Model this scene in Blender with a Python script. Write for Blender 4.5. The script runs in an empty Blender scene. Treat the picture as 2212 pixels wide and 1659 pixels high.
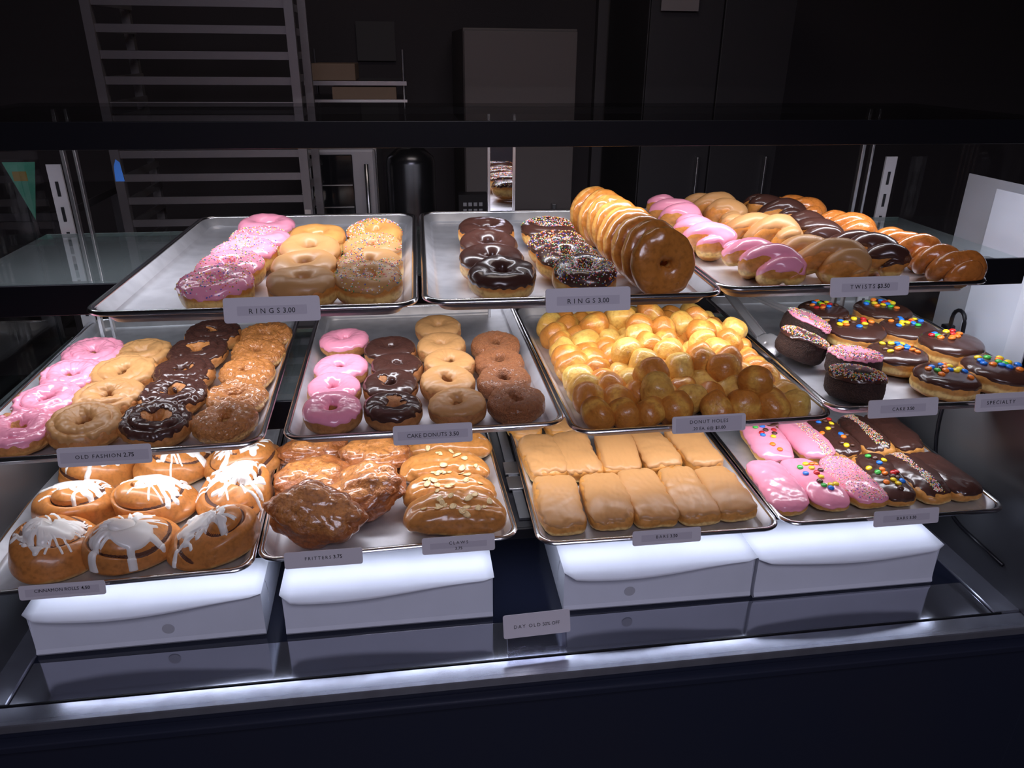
import bpy, bmesh, math, random
import numpy as np
from mathutils import Vector, Matrix, Euler

S = bpy.context.scene
COL = S.collection
PI = math.pi

# ------------------------------------------------------------------ camera, world, lights, exposure
cam_d = bpy.data.cameras.new('camera'); cam = bpy.data.objects.new('camera', cam_d); COL.objects.link(cam)
cam_d.sensor_width = 36; cam_d.lens = 26.487; cam_d.clip_start = .02; cam_d.clip_end = 60
_r = Vector((0.9908065, -0.1350150, 0.0085724)); _d = Vector((-0.0468768, -0.4020631, -0.9144112)); _f = Vector((0.1269059, 0.9056027, -0.4046958))
cam.matrix_world = Matrix(((_r.x, -_d.x, -_f.x, 0), (_r.y, -_d.y, -_f.y, 0), (_r.z, -_d.z, -_f.z, 1.6), (0, 0, 0, 1)))
S.camera = cam
w = bpy.data.worlds.new('world'); S.world = w; w.use_nodes = True
w.node_tree.nodes['Background'].inputs[0].default_value = (.55, .5, .6, 1)
w.node_tree.nodes['Background'].inputs[1].default_value = .017
S.view_settings.view_transform = 'Standard'; S.view_settings.look = 'None'
S.view_settings.gamma = 1; S.view_settings.use_curve_mapping = False
S.view_settings.exposure = 0.0

def area(name, loc, rot, sx, sy, power, col):
    l = bpy.data.lights.new(name, 'AREA'); l.shape = 'RECTANGLE'; l.size = sx; l.size_y = sy
    l.energy = power; l.color = col
    o = bpy.data.objects.new(name, l); o.location = loc; o.rotation_euler = rot; COL.objects.link(o)
    return o
COOL = (.93, .93, 1.0)
LX, LW = .21, 1.84
area('header_light', (LX, 1.304, 1.4785), (math.radians(4), 0, 0), LW, .028, 6.8, COOL)
area('top_shelf_light', (LX, 1.304, 1.221), (math.radians(4), 0, 0), LW, .028, 4.9, COOL)
area('middle_shelf_light', (LX, 1.304, .986), (math.radians(4), 0, 0), LW, .028, 4.5, COOL)
area('bottom_shelf_light', (LX, 1.20, .752), (0, 0, 0), LW, .014, 1.15, (.78, .83, 1.0))
# added ceiling fills, no lamps seen: shop ambience in front, dim kitchen behind
area('shop_fill_light', (.2, -1.2, 2.75), (0, 0, 0), 1.2, 1.2, 46, (.86, .82, 1.0))
area('kitchen_fill_light', (.2, 1.95, 2.75), (0, 0, 0), .9, .3, 3.6, (1.0, .88, .80))

# ------------------------------------------------------------------ helpers
def tag(o, label=None, cat=None, group=None, kind=None):
    for k, v in (('label', label), ('category', cat), ('group', group), ('kind', kind)):
        if v: o[k] = v
    return o
def empty(name, loc=(0, 0, 0), rot=(0, 0, 0)):
    o = bpy.data.objects.new(name, None); o.location = loc; o.rotation_euler = rot; o.empty_display_size = .02
    COL.objects.link(o); return o
def obj(name, me, parent=None, loc=(0, 0, 0), rot=(0, 0, 0), scale=(1, 1, 1)):
    o = bpy.data.objects.new(name, me); o.location = loc; o.rotation_euler = rot; o.scale = scale
    COL.objects.link(o)
    if parent: o.parent = parent
    return o
def mesh(name, V, F, mat, smooth=True):
    me = bpy.data.meshes.new(name); me.from_pydata([tuple(map(float, v)) for v in V], [], [tuple(map(int, f)) for f in F])
    if smooth: me.polygons.foreach_set('use_smooth', [True] * len(me.polygons))
    if mat: me.materials.append(mat)
    me.update(); return me
class MB:
    """collects boxes, prisms and tubes into one mesh"""
    def __init__(s): s.V = []; s.F = []
    def add(s, V, F):
        n = len(s.V); s.V += [tuple(v) for v in V]; s.F += [tuple(i + n for i in f) for f in F]; return s
    def box(s, x0, x1, y0, y1, z0, z1):
        return s.add([(x0, y0, z0), (x1, y0, z0), (x1, y1, z0), (x0, y1, z0), (x0, y0, z1), (x1, y0, z1), (x1, y1, z1), (x0, y1, z1)],
                     [(0, 3, 2, 1), (4, 5, 6, 7), (0, 1, 5, 4), (1, 2, 6, 5), (2, 3, 7, 6), (3, 0, 4, 7)])
    def tube(s, pts, r, n=8):
        pts = [Vector(p) for p in pts]; V = []; F = []; up = Vector((.13, .2, 1)).normalized()
        rs = r if isinstance(r, (list, tuple)) else [r] * len(pts)
        for i, p in enumerate(pts):
            t = (pts[min(i + 1, len(pts) - 1)] - pts[max(i - 1, 0)]).normalized()
            a = t.cross(up).normalized(); b = t.cross(a)
            for k in range(n):
                q = 2 * PI * k / n; V.append(p + (a * math.cos(q) + b * math.sin(q)) * rs[i])
        for i in range(len(pts) - 1):
            for k in range(n): F.append((i * n + k, i * n + (k + 1) % n, (i + 1) * n + (k + 1) % n, (i + 1) * n + k))
        F.append(tuple(range(n - 1, -1, -1))); F.append(tuple((len(pts) - 1) * n + k for k in range(n)))
        return s.add(V, F)
    def prism(s, poly, z0, z1):
        n = len(poly)
        V = [(x, y, z0) for x, y in poly] + [(x, y, z1) for x, y in poly]
        return s.add(V, [tuple(range(n - 1, -1, -1)), tuple(range(n, 2 * n))] + [(i, (i + 1) % n, (i + 1) % n + n, i + n) for i in range(n)])
    def build(s, name, mat, parent=None, loc=(0, 0, 0), rot=(0, 0, 0), smooth=False, bevel=0):
        o = obj(name, mesh(name, s.V, s.F, mat, smooth), parent, loc, rot)
        if bevel:
            m = o.modifiers.new('bevel', 'BEVEL'); m.width = bevel; m.segments = 2; m.limit_method = 'ANGLE'
        return o
def box(name, x0, x1, y0, y1, z0, z1, mat, parent=None, bevel=0):
    return MB().box(x0, x1, y0, y1, z0, z1).build(name, mat, parent, bevel=bevel)
def rrect(w_, h_, r, n=6):
    P = []
    for cx, cy, a0 in ((w_/2 - r, h_/2 - r, 0), (-w_/2 + r, h_/2 - r, 90), (-w_/2 + r, -h_/2 + r, 180), (w_/2 - r, -h_/2 + r, 270)):
        for k in range(n + 1):
            a = math.radians(a0 + 90 * k / n); P.append((cx + r * math.cos(a), cy + r * math.sin(a)))
    return P
class Noise:
    def __init__(s, seed, n=14, lac=1.0):
        g = np.random.default_rng(seed); s.k = g.normal(size=(n, 3)); s.k /= np.linalg.norm(s.k, axis=1)[:, None]
        s.k *= g.uniform(.6, 1.5, (n, 1)) * lac; s.p = g.uniform(0, 6.28, n); s.n = n
    def __call__(s, P, f=1.0):
        return np.sin((P @ s.k.T) * f + s.p).sum(-1) / math.sqrt(s.n / 2) * .5
def sm(x): x = np.clip(x, 0, 1); return x * x * (3 - 2 * x)

# ------------------------------------------------------------------ materials
def mat(name, col, rough=.5, metal=0, spec=.5, bump=None, noise=None, sss=0, coat=0, aniso=0, alpha=None):
    m = bpy.data.materials.new(name); m.use_nodes = True; nt = m.node_tree; b = nt.nodes['Principled BSDF']
    b.inputs['Base Color'].default_value = (*col, 1); b.inputs['Roughness'].default_value = rough; b.inputs['Metallic'].default_value = metal
    b.inputs['Specular IOR Level'].default_value = spec
    if coat: b.inputs['Coat Weight'].default_value = coat; b.inputs['Coat Roughness'].default_value = .12
    if sss: b.inputs['Subsurface Weight'].default_value = sss; b.inputs['Subsurface Radius'].default_value = (1, .5, .25); b.inputs['Subsurface Scale'].default_value = .006
    tc = nt.nodes.new('ShaderNodeTexCoord')
    def nz(scale, detail=3, dist=0):
        n = nt.nodes.new('ShaderNodeTexNoise'); n.inputs['Scale'].default_value = scale; n.inputs['Detail'].default_value = detail
        n.inputs['Distortion'].default_value = dist; nt.links.new(tc.outputs['Object'], n.inputs['Vector']); return n
    if noise:   # (scale, other colour, low, high)
        n = nz(noise[0]); r = nt.nodes.new('ShaderNodeMapRange'); r.inputs[1].default_value = noise[2]; r.inputs[2].default_value = noise[3]
        nt.links.new(n.outputs['Fac'], r.inputs[0]); mx = nt.nodes.new('ShaderNodeMix'); mx.data_type = 'RGBA'
        mx.inputs[6].default_value = (*col, 1); mx.inputs[7].default_value = (*noise[1], 1)
        nt.links.new(r.outputs[0], mx.inputs[0]); nt.links.new(mx.outputs[2], b.inputs['Base Color'])
    if bump:    # (scale, strength, distance)
        n = nz(bump[0], 4); bm = nt.nodes.new('ShaderNodeBump'); bm.inputs['Strength'].default_value = bump[1]; bm.inputs['Distance'].default_value = bump[2]
        nt.links.new(n.outputs['Fac'], bm.inputs['Height']); nt.links.new(bm.outputs[0], b.inputs['Normal'])
    m['_tc'] = 1
    return m
def dough(name, crust, pale, zc, zw, rough=.5, scale=60, bump=(220, .35, .0012), dark=None, coat=0, edge=.35):
    """fried dough: crust colour with a paler band round the waist (local height zc, half-width zw), mottled"""
    m = mat(name, crust, rough, spec=.4, bump=bump, coat=coat, sss=0); nt = m.node_tree; b = nt.nodes['Principled BSDF']
    tc = nt.nodes.new('ShaderNodeTexCoord'); sp = nt.nodes.new('ShaderNodeSeparateXYZ'); nt.links.new(tc.outputs['Object'], sp.inputs[0])
    n = nt.nodes.new('ShaderNodeTexNoise'); n.inputs['Scale'].default_value = scale * .6; n.inputs['Detail'].default_value = 3; nt.links.new(tc.outputs['Object'], n.inputs['Vector'])
    def M(op, a, b_, c=None):
        q = nt.nodes.new('ShaderNodeMath'); q.operation = op
        for i, v in enumerate((a, b_, c)):
            if v is None: continue
            if isinstance(v, (int, float)): q.inputs[i].default_value = v
            else: nt.links.new(v, q.inputs[i])
        return q.outputs[0]
    d = M('ABSOLUTE', M('SUBTRACT', sp.outputs[2], zc), 0)
    t = M('SUBTRACT', 1.0, M('DIVIDE', d, zw))
    t = M('ADD', t, M('MULTIPLY', M('SUBTRACT', n.outputs['Fac'], .5), 1.6))
    mr = nt.nodes.new('ShaderNodeMapRange'); mr.inputs[1].default_value = .3 - edge; mr.inputs[2].default_value = .3 + edge; mr.interpolation_type = 'SMOOTHSTEP'
    nt.links.new(t, mr.inputs[0])
    mx = nt.nodes.new('ShaderNodeMix'); mx.data_type = 'RGBA'; mx.inputs[6].default_value = (*crust, 1); mx.inputs[7].default_value = (*pale, 1)
    nt.links.new(mr.outputs[0], mx.inputs[0])
    n2 = nt.nodes.new('ShaderNodeTexNoise'); n2.inputs['Scale'].default_value = scale * 2.2; n2.inputs['Detail'].default_value = 5; nt.links.new(tc.outputs['Object'], n2.inputs['Vector'])
    mr2 = nt.nodes.new('ShaderNodeMapRange'); mr2.inputs[1].default_value = .45; mr2.inputs[2].default_value = .75; mr2.inputs[4].default_value = .75
    nt.links.new(n2.outputs['Fac'], mr2.inputs[0])
    mx2 = nt.nodes.new('ShaderNodeMix'); mx2.data_type = 'RGBA'; nt.links.new(mr2.outputs[0], mx2.inputs[0]); nt.links.new(mx.outputs[2], mx2.inputs[6])
    dk = dark or tuple(c * .55 for c in crust); mx2.inputs[7].default_value = (*dk, 1)
    nt.links.new(mx2.outputs[2], b.inputs['Base Color'])
    return m
def glassmat(name, tint=(.93, .97, .96), ior=1.45, rough=.02, strength=1.0, film=0):
    m = bpy.data.materials.new(name); m.use_nodes = True; nt = m.node_tree; nt.nodes.clear()
    o = nt.nodes.new('ShaderNodeOutputMaterial'); t = nt.nodes.new('ShaderNodeBsdfTransparent'); t.inputs[0].default_value = (*tint, 1)
    g = nt.nodes.new('ShaderNodeBsdfGlossy'); g.inputs['Roughness'].default_value = rough; g.inputs[0].default_value = (strength,) * 3 + (1,)
    # Schlick reflectance that is the same on both faces of the pane
    f0 = ((ior - 1) / (ior + 1)) ** 2; lw = nt.nodes.new('ShaderNodeLayerWeight'); lw.inputs[0].default_value = .5; pw = nt.nodes.new('ShaderNodeMath'); pw.operation = 'POWER'; pw.inputs[1].default_value = 5
    ma = nt.nodes.new('ShaderNodeMath'); ma.operation = 'MULTIPLY_ADD'; ma.inputs[1].default_value = 1 - f0; ma.inputs[2].default_value = f0; x = nt.nodes.new('ShaderNodeMixShader')
    nt.links.new(lw.outputs['Facing'], pw.inputs[0]); nt.links.new(pw.outputs[0], ma.inputs[0]); nt.links.new(ma.outputs[0], x.inputs[0]); nt.links.new(t.outputs[0], x.inputs[1]); nt.links.new(g.outputs[0], x.inputs[2])
    if film:    # pale diffuse share standing in for the reflection on dusty glass
        d = nt.nodes.new('ShaderNodeBsdfDiffuse'); d.inputs[0].default_value = (.55, .62, .64, 1); y = nt.nodes.new('ShaderNodeMixShader'); y.inputs[0].default_value = film
        nt.links.new(x.outputs[0], y.inputs[1]); nt.links.new(d.outputs[0], y.inputs[2]); x = y
    nt.links.new(x.outputs[0], o.inputs[0])
    return m
def emis(name, col, s):
    m = mat(name, col, .5); b = m.node_tree.nodes['Principled BSDF']; b.inputs['Emission Color'].default_value = (*col, 1); b.inputs['Emission Strength'].default_value = s
    return m
ALU = mat('brushed_aluminium', (.66, .66, .70), .42, .72, bump=(900, .05, .0003), noise=(35, (.56, .56, .60), .4, .7))
RIM = mat('polished_aluminium_rim', (.72, .72, .75), .2, 1)
STEEL = mat('stainless_steel', (.55, .54, .55), .3, 1)
DSTEEL = mat('dark_polished_steel', (.10, .102, .108), .34, .35, noise=(3, (.07, .07, .078), .4, .65))
BLACK = mat('satin_black', (.006, .006, .009), .38, spec=.35)
NAVY = mat('black_navy_laminate', (.015, .019, .038), .42, spec=.4, noise=(2.5, (.018, .020, .036), .4, .7))
DECK = mat('dark_glass_deck', (.012, .015, .030), .12, .0, spec=.6)
MIRR = mat('smoked_mirror_deck', (.42, .43, .49), .08, .86, bump=(40, .02, .0004))
MIRROR = mat('mirror', (.85, .85, .86), .02, 1)
ACRYL = mat('polished_edge_trim', (.46, .48, .56), .2, .82, noise=(30, (.40, .41, .48), .4, .65))
GLASS = glassmat('shelf_glass', (.84, .90, .90), 1.5, .03, .9, .045)
CLEAR = glassmat('clear_glass', (.97, .975, .985), 1.25, .02, .6)
GEDGE = mat('green_glass_edge', (.45, .56, .55), .15, .1)
CARD = mat('white_cardboard', (.76, .78, .86), .6, noise=(9, (.71, .73, .80), .4, .7))
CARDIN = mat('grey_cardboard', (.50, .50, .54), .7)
SIGN = mat('white_plastic_tag', (.72, .68, .73), .35); SIGN.node_tree.nodes['Principled BSDF'].inputs['Transmission Weight'].default_value = 0
STRIP = mat('label_tape', (.60, .56, .62), .3)
INK = mat('black_print', (.01, .01, .012), .4)
CLIP = glassmat('clear_plastic', (.8, .8, .85), 1.45, .08)
# doughs
D_RAISED = dough('raised_dough', (.58, .22, .045), (.82, .52, .17), .017, .009, .42, coat=.25)
D_GLAZE = dough('glazed_raised_dough', (.56, .20, .035), (.72, .36, .09), .018, .006, .3, coat=.8, bump=(120, .5, .0014))
D_CAKE = dough('cake_dough', (.42, .17, .055), (.52, .24, .08), .012, .008, .6, bump=(420, .7, .0014))
D_OLD = dough('old_fashioned_dough', (.50, .20, .055), (.62, .30, .09), .010, .008, .5, bump=(260, .7, .0014))
D_OLDG = dough('cinnamon_glazed_dough', (.52, .20, .05), (.72, .40, .13), .014, .006, .32, coat=.7, bump=(280, 1.0, .0040), dark=(.24, .075, .022), scale=90)
D_CINN = dough('cinnamon_sugar_dough', (.34, .125, .045), (.42, .18, .07), .012, .008, .45, coat=.2, bump=(420, 1.0, .0045), dark=(.15, .045, .016), scale=110)
D_CHOC = dough('chocolate_cake_dough', (.050, .024, .018), (.060, .030, .022), .02, .01, .8, bump=(420, 1.0, .0045), dark=(.010, .005, .004), scale=150)
D_HOLE = dough('donut_hole_dough', (.58, .22, .035), (.78, .42, .08), 0, .010, .38, coat=.35, bump=(110, .8, .0030), dark=(.42, .14, .025), edge=.5)
D_HOLE2 = dough('pale_donut_hole_dough', (.70, .38, .075), (.82, .54, .13), 0, .016, .4, coat=.35, bump=(110, .8, .0030), dark=(.50, .21, .04), edge=.5)
D_FRIT = dough('fritter_dough', (.34, .105, .028), (.55, .22, .06), .035, .012, .28, coat=.9, bump=(190, .9, .0032), dark=(.12, .032, .012), scale=60, edge=.5)
D_CLAW = dough('claw_dough', (.54, .22, .055), (.78, .50, .17), .016, .009, .3, coat=.6, bump=(160, .3, .001))
D_ROLL = dough('cinnamon_roll_dough', (.56, .21, .05), (.80, .52, .18), .006, .012, .4, coat=.3, bump=(130, .35, .0012))
D_FILL = mat('cinnamon_filling', (.10, .035, .018), .5, bump=(300, .8, .002))
# icings
I_PINK = mat('pink_icing', (.88, .32, .44), .22, spec=.5, coat=.35, bump=(90, .18, .0010))
I_CHOC = mat('chocolate_icing', (.060, .024, .018), .24, spec=.5, coat=.3, bump=(70, .22, .0010))
I_MAPLE = mat('maple_icing', (.50, .255, .095), .40, spec=.4, coat=.06, bump=(80, .2, .0010))
I_ORNG = mat('maple_glaze', (.62, .29, .08), .30, spec=.5, coat=.2, bump=(80, .2, .0010))
I_WHITE = mat('white_icing', (.86, .84, .80), .30, spec=.5, coat=.2)
ALMOND = mat('sliced_almond', (.86, .66, .34), .5, noise=(300, (.62, .36, .13), .5, .7))
CANDY = {k: mat(k + '_candy_shell', c, .25, coat=.4) for k, c in dict(red=(.55, .02, .02), blue=(.02, .20, .75), green=(.06, .50, .07), yellow=(.90, .66, .02), orange=(.92, .22, .02), brown=(.09, .035, .02)).items()}
def sprinkle_mat():
    m = mat('sprinkles', (1, 1, 1), .4); nt = m.node_tree; a = nt.nodes.new('ShaderNodeAttribute'); a.attribute_name = 'hue'
    nt.links.new(a.outputs['Color'], nt.nodes['Principled BSDF'].inputs['Base Color']); return m
SPR = sprinkle_mat()
SPC = [(.85, .82, .78), (.85, .82, .78), (.80, .10, .06), (.90, .30, .04), (.88, .62, .05), (.06, .10, .50), (.85, .30, .45), (.06, .35, .12), (.9, .85, .7)]

# ------------------------------------------------------------------ tables (metres, from measuring the photograph's trays)
TRAYS = {"A":[-0.22,1.04,1.27,-0.959],"B":[0.244,1.043,1.27,-1.029],"C":[0.702,1.059,1.27,-0.813],"D":[-0.468,1.067,1.043,1.355],"E":[0.016,1.082,1.043,0.407],"F":[0.475,1.051,1.043,0.871],"G":[0.934,1.075,1.043,-1.77],"H":[-0.515,1.072,0.802,2.02],"I":[-0.055,1.108,0.802,1.898],"J":[0.431,1.085,0.802,-0.75],"K":[0.895,1.089,0.802,-0.828]}
COLS = {"A":[[[-0.273,1.52,0.115],[-0.268,1.405,0.103],[-0.277,1.316,0.116],[-0.281,1.185,0.118],[-0.282,1.088,0.112]],[[-0.161,1.414,0.11],[-0.164,1.291,0.107],[-0.161,1.167,0.117],[-0.153,1.065,0.099]],[[-0.054,1.427,0.103],[-0.06,1.308,0.105],[-0.054,1.167,0.104],[-0.05,1.054,0.097]]],"B":[[[0.15,1.447,0.11],[0.141,1.288,0.106],[0.135,1.173,0.111],[0.14,1.072,0.104]],[[0.269,1.442,0.103],[0.264,1.321,0.096],[0.263,1.21,0.104],[0.27,1.093,0.093]]],"D":[[[-0.632,1.468,0.119],[-0.633,1.354,0.119],[-0.63,1.244,0.122],[-0.628,1.115,0.117]],[[-0.529,1.41,0.114],[-0.53,1.317,0.117],[-0.523,1.213,0.119],[-0.523,1.112,0.128]],[[-0.417,1.547,0.117],[-0.424,1.449,0.106],[-0.426,1.337,0.107],[-0.416,1.232,0.112],[-0.416,1.136,0.115]],[[-0.304,1.546,0.112],[-0.304,1.448,0.111],[-0.306,1.341,0.109],[-0.3,1.241,0.099],[-0.303,1.141,0.103]]],"E":[[[-0.141,1.491,0.102],[-0.138,1.344,0.104],[-0.146,1.235,0.104],[-0.138,1.133,0.101]],[[-0.047,1.428,0.102],[-0.033,1.32,0.105],[-0.044,1.217,0.098],[-0.039,1.121,0.094]],[[0.055,1.542,0.097],[0.056,1.424,0.102],[0.066,1.327,0.093],[0.057,1.223,0.1],[0.069,1.13,0.096]],[[0.166,1.428,0.097],[0.162,1.316,0.099],[0.16,1.211,0.097],[0.17,1.118,0.095]]],"G":[[[0.946,1.557,0.119],[1.083,1.539,0.126],[0.949,1.421,0.129],[1.069,1.417,0.118],[1.098,1.318,0.131],[0.956,1.279,0.119],[0.975,1.164,0.116],[1.087,1.178,0.131]],[[0.834,1.425,0.114],[0.775,1.323,0.098],[0.842,1.243,0.107],[0.791,1.148,0.108]]],"H":[[[-0.654,1.409,0.171],[-0.508,1.402,0.168],[-0.366,1.437,0.164]],[[-0.645,1.293,0.161],[-0.503,1.295,0.156],[-0.361,1.294,0.152]],[[-0.629,1.137,0.154],[-0.504,1.133,0.139],[-0.368,1.132,0.158]]],"I":[[[-0.197,1.169,0.172],[-0.12,1.255,0.176],[-0.209,1.363,0.177],[-0.085,1.392,0.182],[-0.255,1.449,0.146]],[[0.049,1.361,0.176],[0.057,1.268,0.18],[0.057,1.151,0.195],[0.061,1.443,0.18]]],"J":[[[0.26,1.39,0.077],[0.333,1.375,0.084],[0.424,1.358,0.089],[0.506,1.373,0.095],[0.597,1.355,0.095]],[[0.261,1.188,0.092],[0.353,1.176,0.092],[0.435,1.186,0.093],[0.518,1.181,0.094],[0.594,1.176,0.099]]],"K":[[[0.77,1.392,0.082],[0.861,1.388,0.083],[0.926,1.388,0.083],[1.009,1.392,0.084],[1.08,1.377,0.084]],[[0.707,1.202,0.087],[0.787,1.192,0.083],[0.87,1.194,0.084],[0.939,1.197,0.084],[1.011,1.195,0.075],[1.072,1.193,0.075]]]}
TWISTS = {"pink":[[0.556,1.67,0.58,1.497],[0.547,1.443,0.554,1.29],[0.568,1.235,0.604,1.116]],"maple":[[0.648,1.65,0.687,1.529],[0.637,1.421,0.716,1.333],[0.668,1.225,0.717,1.11]],"choc":[[0.775,1.639,0.815,1.531],[0.78,1.442,0.787,1.322],[0.779,1.254,0.804,1.141]],"glazed":[[0.846,1.644,0.878,1.545],[0.867,1.479,0.874,1.337],[0.882,1.298,0.895,1.195],[0.875,1.152,0.896,1.091]]}
HOLES = [[300,1254,25,267],[343,1282,23,251],[623,1333,51,245],[508,1103,24,263],[448,1564,25,266],[452,1379,55,236],[300,1487,23,252],[587,1580,22,236],[380,1506,22,238],[483,1484,23,252],[446,1510,22,241],[478,1215,52,264],[590,1322,23,245],[652,1268,22,238],[346,1194,24,256],[526,1383,22,241],[547,1230,22,233],[350,1424,25,272],[652,1103,22,238],[382,1304,22,236],[382,1259,23,250],[652,1496,21,230],[472,1135,25,263],[436,1164,22,233],[563,1329,57,232],[300,1304,25,271],[571,1453,23,252],[418,1242,51,269],[300,1157,25,268],[542,1580,24,261],[652,1225,22,231],[348,1148,24,257],[505,1237,22,233],[343,1238,21,230],[551,1187,61,265],[561,1356,23,243],[334,1580,24,261],[652,1148,23,252],[547,1302,24,263],[528,1470,24,257],[608,1526,25,271],[403,1580,23,250],[560,1155,25,266],[652,1407,25,265],[300,1547,24,255],[607,1103,23,251],[386,1394,23,248],[411,1136,48,257],[565,1542,22,238],[342,1377,23,248],[583,1126,57,257],[345,1103,23,243],[462,1298,22,239],[411,1536,22,234],[520,1193,25,264],[342,1329,25,267],[582,1199,25,265],[611,1478,24,260],[440,1209,24,255],[612,1283,22,232],[336,1516,25,267],[606,1365,23,250],[652,1358,24,259],[515,1148,22,235],[465,1346,24,261],[652,1539,22,236],[575,1402,25,270],[633,1580,24,260],[300,1103,23,252],[390,1212,24,257],[300,1401,22,240],[612,1431,23,251],[341,1470,22,234],[424,1369,22,242],[652,1381,64,242],[652,1453,22,237],[505,1281,23,247],[307,1443,22,233],[439,1409,21,231],[529,1516,23,244],[300,1354,25,272],[556,1103,24,261],[385,1348,23,248],[520,1550,51,238],[535,1426,22,235],[493,1439,23,247],[423,1323,24,257],[461,1252,25,265],[369,1550,23,249],[437,1103,25,266],[486,1532,25,264],[494,1580,25,266],[606,1148,23,244],[390,1103,23,250],[423,1277,22,237],[300,1205,24,255],[573,1264,22,232],[449,1452,23,250],[389,1167,22,237],[652,1312,23,250],[414,1479,22,238],[523,1223,58,230],[577,1371,62,248],[510,1411,55,248],[481,1394,24,253],[475,1181,22,235],[538,1264,50,251],[557,1429,60,243],[494,1318,46,233],[610,1239,23,247],[628,1188,24,258],[398,1284,58,243],[510,1497,60,260],[414,1185,56,263],[499,1363,50,231],[570,1498,22,239],[613,1398,54,242],[478,1278,61,255],[404,1436,23,250],[577,1236,56,254],[521,1340,22,233],[452,1319,60,242],[597,1453,60,237],[442,1482,59,261],[465,1423,57,259],[584,1291,55,243],[378,1467,49,267]]
SIGNS = {"A":[-0.192,1.036,1.285,1.252,0.13],"B":[0.257,1.039,1.283,1.25,0.127],"C":[0.71,1.055,1.282,1.253,0.132],"D":[-0.465,1.063,1.055,1.027,0.133],"E":[0.024,1.078,1.054,1.024,0.126],"F":[0.471,1.047,1.06,1.033,0.125],"G":[0.83,1.071,1.058,1.028,0.13],"G2":[1.032,1.071,1.059,1.029,0.133],"H":[-0.579,1.068,0.81,0.787,0.131],"I":[-0.171,1.104,0.81,0.782,0.132],"I2":[0.062,1.104,0.819,0.79,0.128],"J":[0.434,1.081,0.818,0.792,0.127],"K":[0.902,1.085,0.819,0.79,0.132]}

# ------------------------------------------------------------------ room
def struct(o): o['kind'] = 'structure'; return o
WALL = mat('dark_wall_paint', (.075, .062, .066), .8); FLOOR = mat('dark_quarry_tile', (.03, .026, .025), .6)
struct(box('floor', -3.5, 4.2, -3, 4.6, -.05, 0, FLOOR)); struct(box('ceiling', -3.5, 4.2, -3, 4.6, 2.8, 2.85, WALL))
struct(box('wall_back', -3.5, 4.2, 4.0, 4.05, 0, 2.8, WALL)); struct(box('wall_left', -3.0, -2.95, -3, 4.0, 0, 2.8, WALL))
struct(box('wall_right', 3.6, 3.65, -3, 4.0, 0, 2.8, WALL)); struct(box('wall_front', -3.5, 4.2, -3.0, -2.95, 0, 2.8, WALL))
TRIMM = mat('grey_brown_trim', (.13, .115, .12), .5)
struct(box('trim_1', .955, 1.03, 3.94, 4.0, 0, 2.8, TRIMM)); struct(box('trim_2', 1.87, 1.92, 3.94, 4.0, 0, 2.8, TRIMM))

# ------------------------------------------------------------------ display case
X0, X1 = -.745, 1.165
YF, YB = 1.275, 1.72
case = tag(empty('display_case', (.21, 1.4, 0)), 'long black and glass bakery display case holding all the trays', 'display case')
case.location = (0, 0, 0)
box('base_cabinet', X0 - .20, X1 + .045, .998, YB, 0, .575, NAVY, case)
box('front_ledge', X0 - .20, X1 + .045, .976, .998, .548, .562, NAVY, case, .002)
box('deck', X0, X1, 1.135, YB, .575, .59, DECK, case)
box('front_deck_plate', X0 + .045, X1 - .055, 1.036, 1.135, .575, .5895, MIRR, case)
tr = box('deck_edge_trim', X0 - .03, X1 + .03, .992, 1.034, .575, .592, ACRYL, case, .002)
box('deck_side_trim', X0 - .03, X0 + .043, 1.036, YB, .575, .594, ACRYL, case, .003)
box('deck_side_trim', X1 - .053, X1 + .03, 1.036, YB, .575, .594, ACRYL, case, .003)
box('seal_line', X0 + .03, X1 - .04, 1.034, 1.037, .590, .594, BLACK, case)
# end panels: polished dark metal below the middle shelf, glass above
for xs, nm in ((X0 - .008, 'l'), (X1, 'r')):
    box('end_panel', xs, xs + .008, 1.0, YB, .594, 1.0, DSTEEL, case)
    box('end_glass', xs + .001, xs + .007, 1.262, YB, 1.0, 1.455, CLEAR, case)
g = MB().tube([(X1 - .004, 1.37 - .0, .98)] + [(X1 - .004, 1.37 - .16 * (1 - math.cos(t)), .86 - .20 * math.sin(t)) for t in np.linspace(0, PI/2, 14)] + [(X1 - .004, 1.10, .655)], .004, 6)
g.build('panel_curve', BLACK, case, smooth=True)  # thin black line curving down the right end panel
# shelves
def shelf(z, th, y0=YF, glassy=True):
    if glassy:
        s_ = box('shelf', X0 + .004, X1 - .004, y0 + .006, 1.664, z - .008, z, GLASS, case)
        box('glass_edge', X0 + .004, X1 - .004, 1.664, 1.666, z - .008, z, GEDGE, s_)
    else:
        s_ = box('shelf', X0 + .004, X1 - .004, y0 + .006, 1.69, z - .008, z, BLACK, case)
    box('shelf_face', X0 + .004, X1 - .004 + (.02 if glassy else 0), y0, y0 + .006, z - th, z - .0005, BLACK, s_, .001)
    box('led_channel', X0 + .03, X1 - .03, y0 + .012, y0 + .05, z - .0115, z - .008, STEEL, s_)
    return s_
shelf(1.2445, .052); shelf(1.0175, .056); shelf(.7765, .022, 1.172, False)
header = box('header', X0 - .01, X1 + .01, YF, YF + .008, 1.455, 1.496, BLACK, case, .001)
box('header_glass', X0 - .01, X1 + .01, YF + .008, YB, 1.489, 1.496, CLEAR, header)
box('led_channel', X0 + .03, X1 - .03, YF + .012, YF + .05, 1.480, 1.489, STEEL, header)
box('header_end', X0 - .01, X0, YF + .008, YB, 1.455, 1.489, BLACK, header); box('header_end', X1, X1 + .01, YF + .008, YB, 1.455, 1.489, BLACK, header)
box('back_rail', X0, X1, 1.70, YB, 1.476, 1.489, BLACK, header)
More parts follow.
